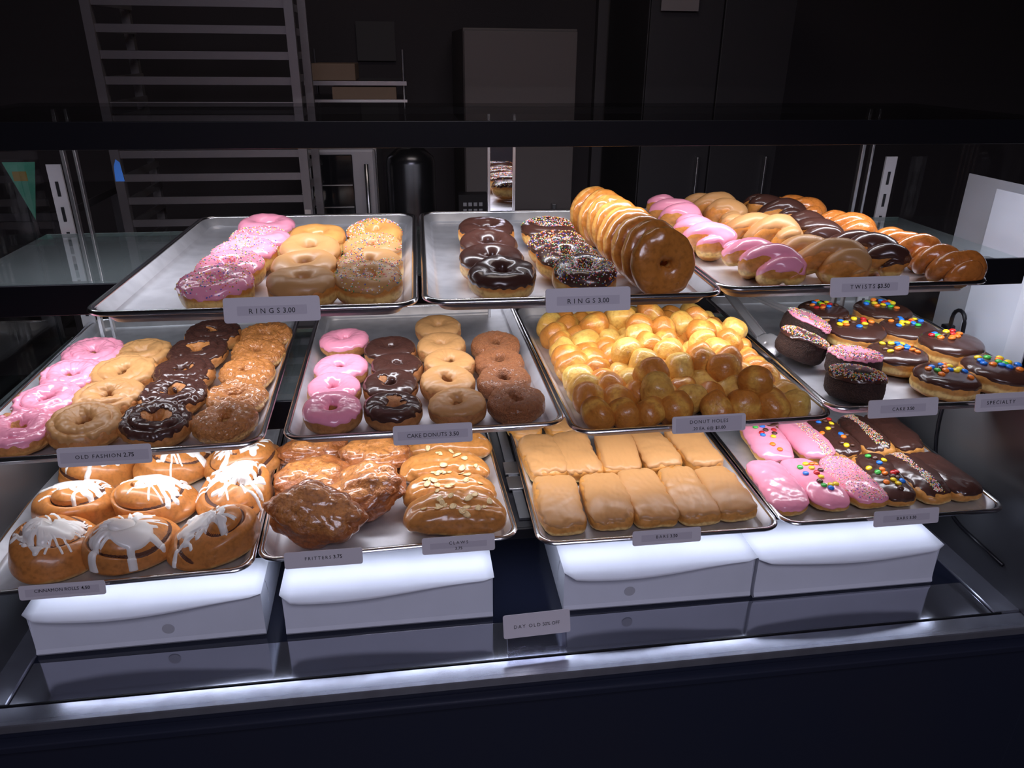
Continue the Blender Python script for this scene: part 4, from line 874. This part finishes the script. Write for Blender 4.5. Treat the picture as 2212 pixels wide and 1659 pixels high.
for i in range(4):
    for j in range(2): MB().box(-.035 + i * .018, -.023 + i * .018, -.003, 0, .04 + j * .022, .052 + j * .022).build('button', mat('pale_button', (.35, .35, .38), .5) if (i, j) == (0, 0) else bpy.data.materials['pale_button'], cr)
MB().box(-.04, .04, .0, .06, -1.05, -.06).build('pedestal', BLACK, cr)
sc = tag(empty('side_counter', (0, 0, 0)), 'steel work counter far behind the left end glass', 'counter')
box('counter_top', -2.3, -.95, 2.25, 2.8, 1.155, 1.18, STEEL, sc, .003); box('under_shelf', -2.3, -.95, 2.27, 2.8, .95, .965, STEEL, sc)
for xx in (-2.28, -.99):
    for yy in (2.27, 2.74): MB().box(xx, xx + .035, yy, yy + .035, 0, 1.155).build('counter_leg', STEEL, sc)
# things beside the case
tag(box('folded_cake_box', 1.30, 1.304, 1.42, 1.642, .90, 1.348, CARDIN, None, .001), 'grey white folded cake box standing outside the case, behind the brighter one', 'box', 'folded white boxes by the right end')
tag(box('folded_cake_box', 1.255, 1.259, 1.30, 1.492, .985, 1.338, CARD, None, .001), 'bright white folded cake box nearest the right end of the case', 'box', 'folded white boxes by the right end')
tb = tag(empty('end_counter', (0, 0, 0)), 'dark counter with a raised top outside the right end of the case', 'counter')
box('table_top', 1.215, 1.75, 1.2, 1.9, .86, .90, GREYD, tb, .003)
for xx in (1.23, 1.70):
    for yy in (1.22, 1.84): MB().box(xx, xx + .035, yy, yy + .035, .576, .86).build('top_support', GREYD, tb)
box('counter_body', 1.2115, 1.95, 1.0, 1.9, 0, .576, NAVY, tb, .003)
box('block', 1.25, 1.264, 1.29, 1.50, .90, .985, GREYD, tb)
pl = tag(empty('power_cord', (1.20, 1.46, 1.0)), 'black plug and looped power cord in front of the bright white box', 'cord')
pts = [(1.215, 1.475, .93), (1.215, 1.475, 1.02)] + [(1.215, 1.455 + .02 * math.cos(a), 1.055 + .022 * math.sin(a)) for a in np.linspace(0, PI, 9)] + [(1.215, 1.432, 1.02), (1.215, 1.43, .91)]
MB().tube([(x - 1.20, y - 1.46, z - 1.0) for x, y, z in pts], .0045, 8).build('cable', BLACK, pl, smooth=True)
MB().prism([(.004, .0), (.028, .0), (.028, .02), (.004, .02)], -.01, .035).build('plug', BLACK, pl, (0, .012, 0), bevel=.003)
tag(box('brown_backdrop', 1.34, 1.50, 1.18, 1.38, .9005, 1.16, BRN, None, .004), 'added brown bag on the side table, seen through the end glass', 'backdrop')  # added block in place of the brown blur beyond the end glass
gc = tag(MB().add([(0, 0, .09), (.075, 0, .09), (.045, 0, -.05), (0, .002, .09), (.075, .002, .09), (.045, .002, -.05)], [(0, 2, 1), (3, 4, 5), (0, 1, 4, 3), (1, 2, 5, 4), (2, 0, 3, 5)]).build('pennant_card', mat('mint_green_card', (.10, .42, .28), .6), None, (-.975, 2.05, 1.25)), 'mint green triangular card hanging beyond the left end glass', 'card')
MB().box(.030, .036, .002, .008, -1.25, .085).build('stand_rod', BLACK, gc); MB().box(-.05, .12, -.06, .08, -1.25, -1.24).build('stand_foot', BLACK, gc)
MB().box(.018, .050, -.001, 0, .045, .068).build('ochre_label', mat('ochre', (.35, .25, .05), .6), gc)
tag(MB().prism([(-.008, -.02), (.010, -.02), (.007, .018), (0, .024), (-.006, .01)], 0, .0006).build('blue_tape', mat('blue_tape', (.03, .16, .55), .6), None, (-.588, 1.668 + .026, 1.365), (PI / 2, 0, 0)), 'small strip of blue masking tape at the case back, left', 'tape')
